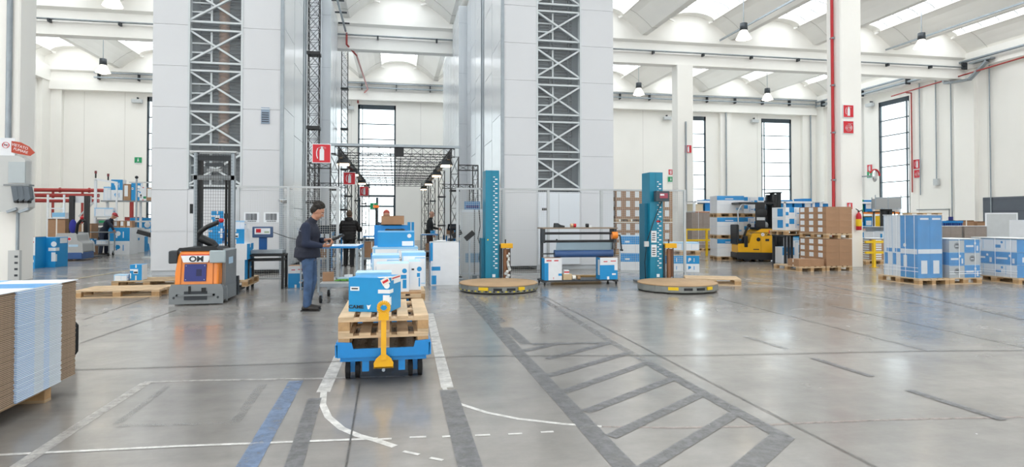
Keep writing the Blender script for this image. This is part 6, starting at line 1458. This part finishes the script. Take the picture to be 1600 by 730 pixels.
# silver and blue stacker
p = G(107, 408); r = E('pallet_stacker', (p.x, p.y, 0), 0, 'silver and blue electric stacker with black masts at the far left', 'stacker')
q = MB(); q.prism([(-.42, .3), (.42, .3), (.4, .62), (.24, .7), (.2, .95), (-.34, .95), (-.42, .7)], 'y', 0, .9, M('silver cover', '#a9aaaa', .35, .3)); q.build('cowl', r, bevel=.04)
q = MB(); q.bx(-.42, .43, -.01, .9, .06, .3, M('deep blue base', '#2c5590', .4)); q.build('chassis', r, bevel=.02)
q = MB(); q.disc((.02, -.005, .78), .07, WHITE); q.disc((.02, -.008, .78), .05, SR, n=16); q.bx(.0, .3, -.008, -.0, .5, .58, M('pale blue badge', '#b9d6ec', .4)); q.build('decals', r)
for x in (-.38, .12): MB().bx(x - .07, x + .07, .95, 1.1, .1, 2.35, BLK).build('mast_column', r)
MB().bx(-.45, .2, 1.12, 1.2, 2.1, 2.35, WHITE).build('mast_plate', r)
q = MB(); q.tube([(.1, .3, .95), (.16, .25, 1.3), (.34, .2, 1.5), (.42, .15, 1.4)], .05, BLK); q.build('tiller', r); MB().ell((.34, .16, 1.53), .06, RED).build('belly_button', r)
q = MB(); q.ell((-.1, .5, 1.2), (.13, .06, .26), M('bag blue', '#2d2f8f', .8)); q.build('work_coat', None, (p.x, p.y, 0.02), label='dark blue coat hanging on the silver stacker', cat='coat')
MB().bx(-.3, -.15, 1.1, 2.2, .04, .09, DGREY).bx(.15, .3, 1.1, 2.2, .04, .09, DGREY).build('fork', r)
# cartons next to the left column
def lc(px, py, w, d, h, st, lab, dz=0, dy=0, rz=-.1): g = G(px, py); return carton((g.x, g.y + dy + d / 2, dz), w, d, h, st, lab, rz)
lc(68, 418, .75, .6, .92, 'blue', 'large blue carton with white shapes beside the left edge column')
lc(46, 420, .36, .5, .95, 'split', 'blue and white carton half hidden behind the left edge column')
lc(60, 409, .6, .5, 1.5, 'brown', 'tall brown carton behind the blue one at the far left', dy=1.2)
lc(78, 404, .7, .5, 1.3, 'brown', 'brown carton left of the silver stacker', dy=2.5); lc(70, 402, .5, .4, 1.75, 'white_plain', 'tall narrow white carton far behind the left edge column', dy=1.0)
lc(52, 400, .5, .4, 1.35, 'whiteblue', 'white carton with red marks behind the left edge column', dy=1.5)
r = E('step_ladder', (G(76, 400).x, G(76, 400).y + .5, 0), 0, 'white ladder frame left of the silver stacker', 'ladder')
for x in (-.3, .3): MB().bx(x - .03, x + .03, -.03, .03, 0, 2.5, WHITE).build('rail', r)
for z in (.3, .7, 1.1, 1.5, 1.9, 2.3): MB().bx(-.3, .3, -.02, .02, z, z + .05, WHITE).build('rung', r)
# packaging line: machine frame with arch, shelf, conveyor
p = G(140, 398); bx0 = p.x; by0 = p.y
r = E('packing_machine', (bx0, by0 + 1.3, 0), 0, 'grey packing line frame with a white arch and two beacons', 'machine')
for x in (-.55, .05, .95): 
    MB().bx(x - .04, x + .04, -.04, .04, 0, .95, MGREY).build('leg', r); MB().bx(x - .04, x + .04, .7, .78, 0, .95, MGREY).build('leg', r)
q = MB(); q.bx(-.7, 1.1, -.1, .85, .95, 1.0, GALV); q.bx(-.7, .3, -.05, .8, 1.0, 1.12, MGREY); q.build('conveyor_table', r)
q = MB()
for k in range(12): q.cyl((-.65 + .14 * k, -.05, 1.02), (-.65 + .14 * k, .8, 1.02), .03, GALV)
q.build('rollers', r)
q = MB(); q.bx(-.6, .0, -.05, .6, .3, .7, DGREY); q.bx(.1, .9, -.02, .0, .25, .3, GALV); q.bx(.1, .9, -.02, .0, .6, .65, GALV); q.build('drive_unit', r)
q = MB(); q.bar((-.45, .2, 1.0), (-.45, .2, 3.25), .09, WHITE); q.bar((.4, .2, 1.0), (.4, .2, 3.1), .06, WHITE); q.bar((-.45, .2, 3.25), (.42, .2, 3.1), .09, WHITE); q.bar((-1.1, .2, 1.6), (-.45, .2, 2.3), .06, LGREY); q.build('arch', r)
q = MB(); q.bx(-.4, .3, .0, .5, 1.55, 1.62, LGREY); q.bx(-.4, .6, -.2, .3, 1.2, 1.26, MGREY); q.bx(-.2, .3, -.22, -.05, 1.26, 1.48, MGREY); q.bx(-.12, .1, -.23, -.22, 1.32, 1.42, GREEN); q.bx(.15, .25, -.23, -.22, 1.32, 1.42, RED); q.build('control_console', r)
for x, z in ((-.45, 3.3), (.05, 3.18)): q = MB(); q.cyl((x, .2, z), (x, .2, z + .2), .03, BLK); q.cyl((x, .2, z + .2), (x, .2, z + .32), .045, M('beacon maroon', '#7c2f36', .4)); q.build('beacon', r)
r = E('high_shelf', (bx0 + .6, by0 + 2.6, 0), 0, 'high grey shelf holding flat cartons above the bending worker', 'shelf')
q = MB(); q.bx(-1.2, 1.7, -.25, .25, 2.28, 2.34, MGREY); q.build('shelf_board', r)
for x in (-1.1, .3, 1.6): MB().bx(x - .04, x + .04, .15, .25, 0, 3.0 if x < 1 else 2.4, WHITE).build('upright', r)
for k, (x, w_, h_, st) in enumerate(((-.95, .3, .62, 'white_plain'), (-.55, .48, .95, 'duo'), (-.12, .3, .75, 'brownlabel'), (.22, .34, .8, 'blue'), (.55, .3, .62, 'blueside'), (.86, .34, .6, 'brownlabel'), (1.2, .3, .7, 'white_plain'))):
    carton((bx0 + .6 + x, by0 + 2.58, 2.341), w_, .4, h_, st, 'carton standing on the high grey shelf, %s from the left' % ('first', 'second', 'third', 'fourth', 'fifth', 'sixth', 'seventh')[k], 0, 'cartons on the high grey shelf')
carton((bx0 - .05, by0 + 1.55, 1.622), .75, .4, .36, 'white_plain', 'white carton on the packing line below the high shelf')
# big cartons right of the worker
g = G(148, 400.5); trolley('trolley', (g.x, g.y + .1, 0), 0, 1.15, .5, .95, 'grey steel trolley in front of the bending worker', zlow=.45, m=MGREY, top=MGREY)
carton((g.x - .25, g.y + .1, .482), .4, .35, .22, 'blue', 'blue carton on the grey trolley shelf in front of the bending worker'); carton((g.x + .25, g.y + .1, .482), .35, .35, .16, 'white_plain', 'white carton on the grey trolley shelf in front of the bending worker')
lc(186, 398, .82, .8, 1.13, 'duo', 'big blue and white bulk carton by the packing bench at the far left', rz=-.02); lc(201, 396, .46, .7, 1.1, 'white_plain', 'white bulk carton right of the big blue and white one', dy=.3)
lc(211, 394, .36, .6, .85, 'blue', 'blue carton at the right end of the far left cartons', dy=.3); lc(193, 394, .85, .6, 1.55, 'blue', 'blue carton standing behind the big bulk carton', dy=1.8)
g = G(186, 398); 
for k in range(3): carton((g.x - .2 + .25 * k, g.y + .35, 1.1325), .22, .3, .28, 'brownlabel', 'small labelled brown box on the big bulk carton, %s' % ('left', 'middle', 'right')[k], 0, 'small boxes on the bulk carton')
q = MB(); q.box((0, 0, .93), (.62, .3, .16), BLK, R=Matrix.Rotation(.3, 3, 'Y')); q.bar((.1, 0, .9), (.25, 0, 0), .12, LGREY); q.bx(-.1, .5, -.2, .2, 0, .05, LGREY); q.build('tilted_terminal', None, (G(226, 404).x, G(226, 404).y + .2, 0), label='black tilted terminal with a pale stand beside the left tower', cat='terminal')
q = MB(); q.bx(-.8, .8, -.3, .3, 1.35, 1.42, LGREY)
for x in (-.7, .7): q.bx(x - .03, x + .03, -.03, .03, 0, 1.35, LGREY)
q.build('work_table', None, (G(205, 392).x + 1.3, 29.8, 0), label='pale high table behind the far left cartons', cat='table')
q = MB(); q.bx(-.03, .03, -.03, .03, 0, 3.3, GALV); q.bx(-.1, .1, -.1, .1, 0, .02, GALV); q.ell((0, 0, 3.35), .07, BLK); q.bx(-.3, .6, -.02, .02, 3.1, 3.15, LGREY); q.bx(.3, .4, -.06, .0, 2.4, 2.5, GREEN); q.build('signal_post', None, (G(217, 394).x, 30.2, 0), label='thin grey signal post with a green lamp at the far left', cat='post')
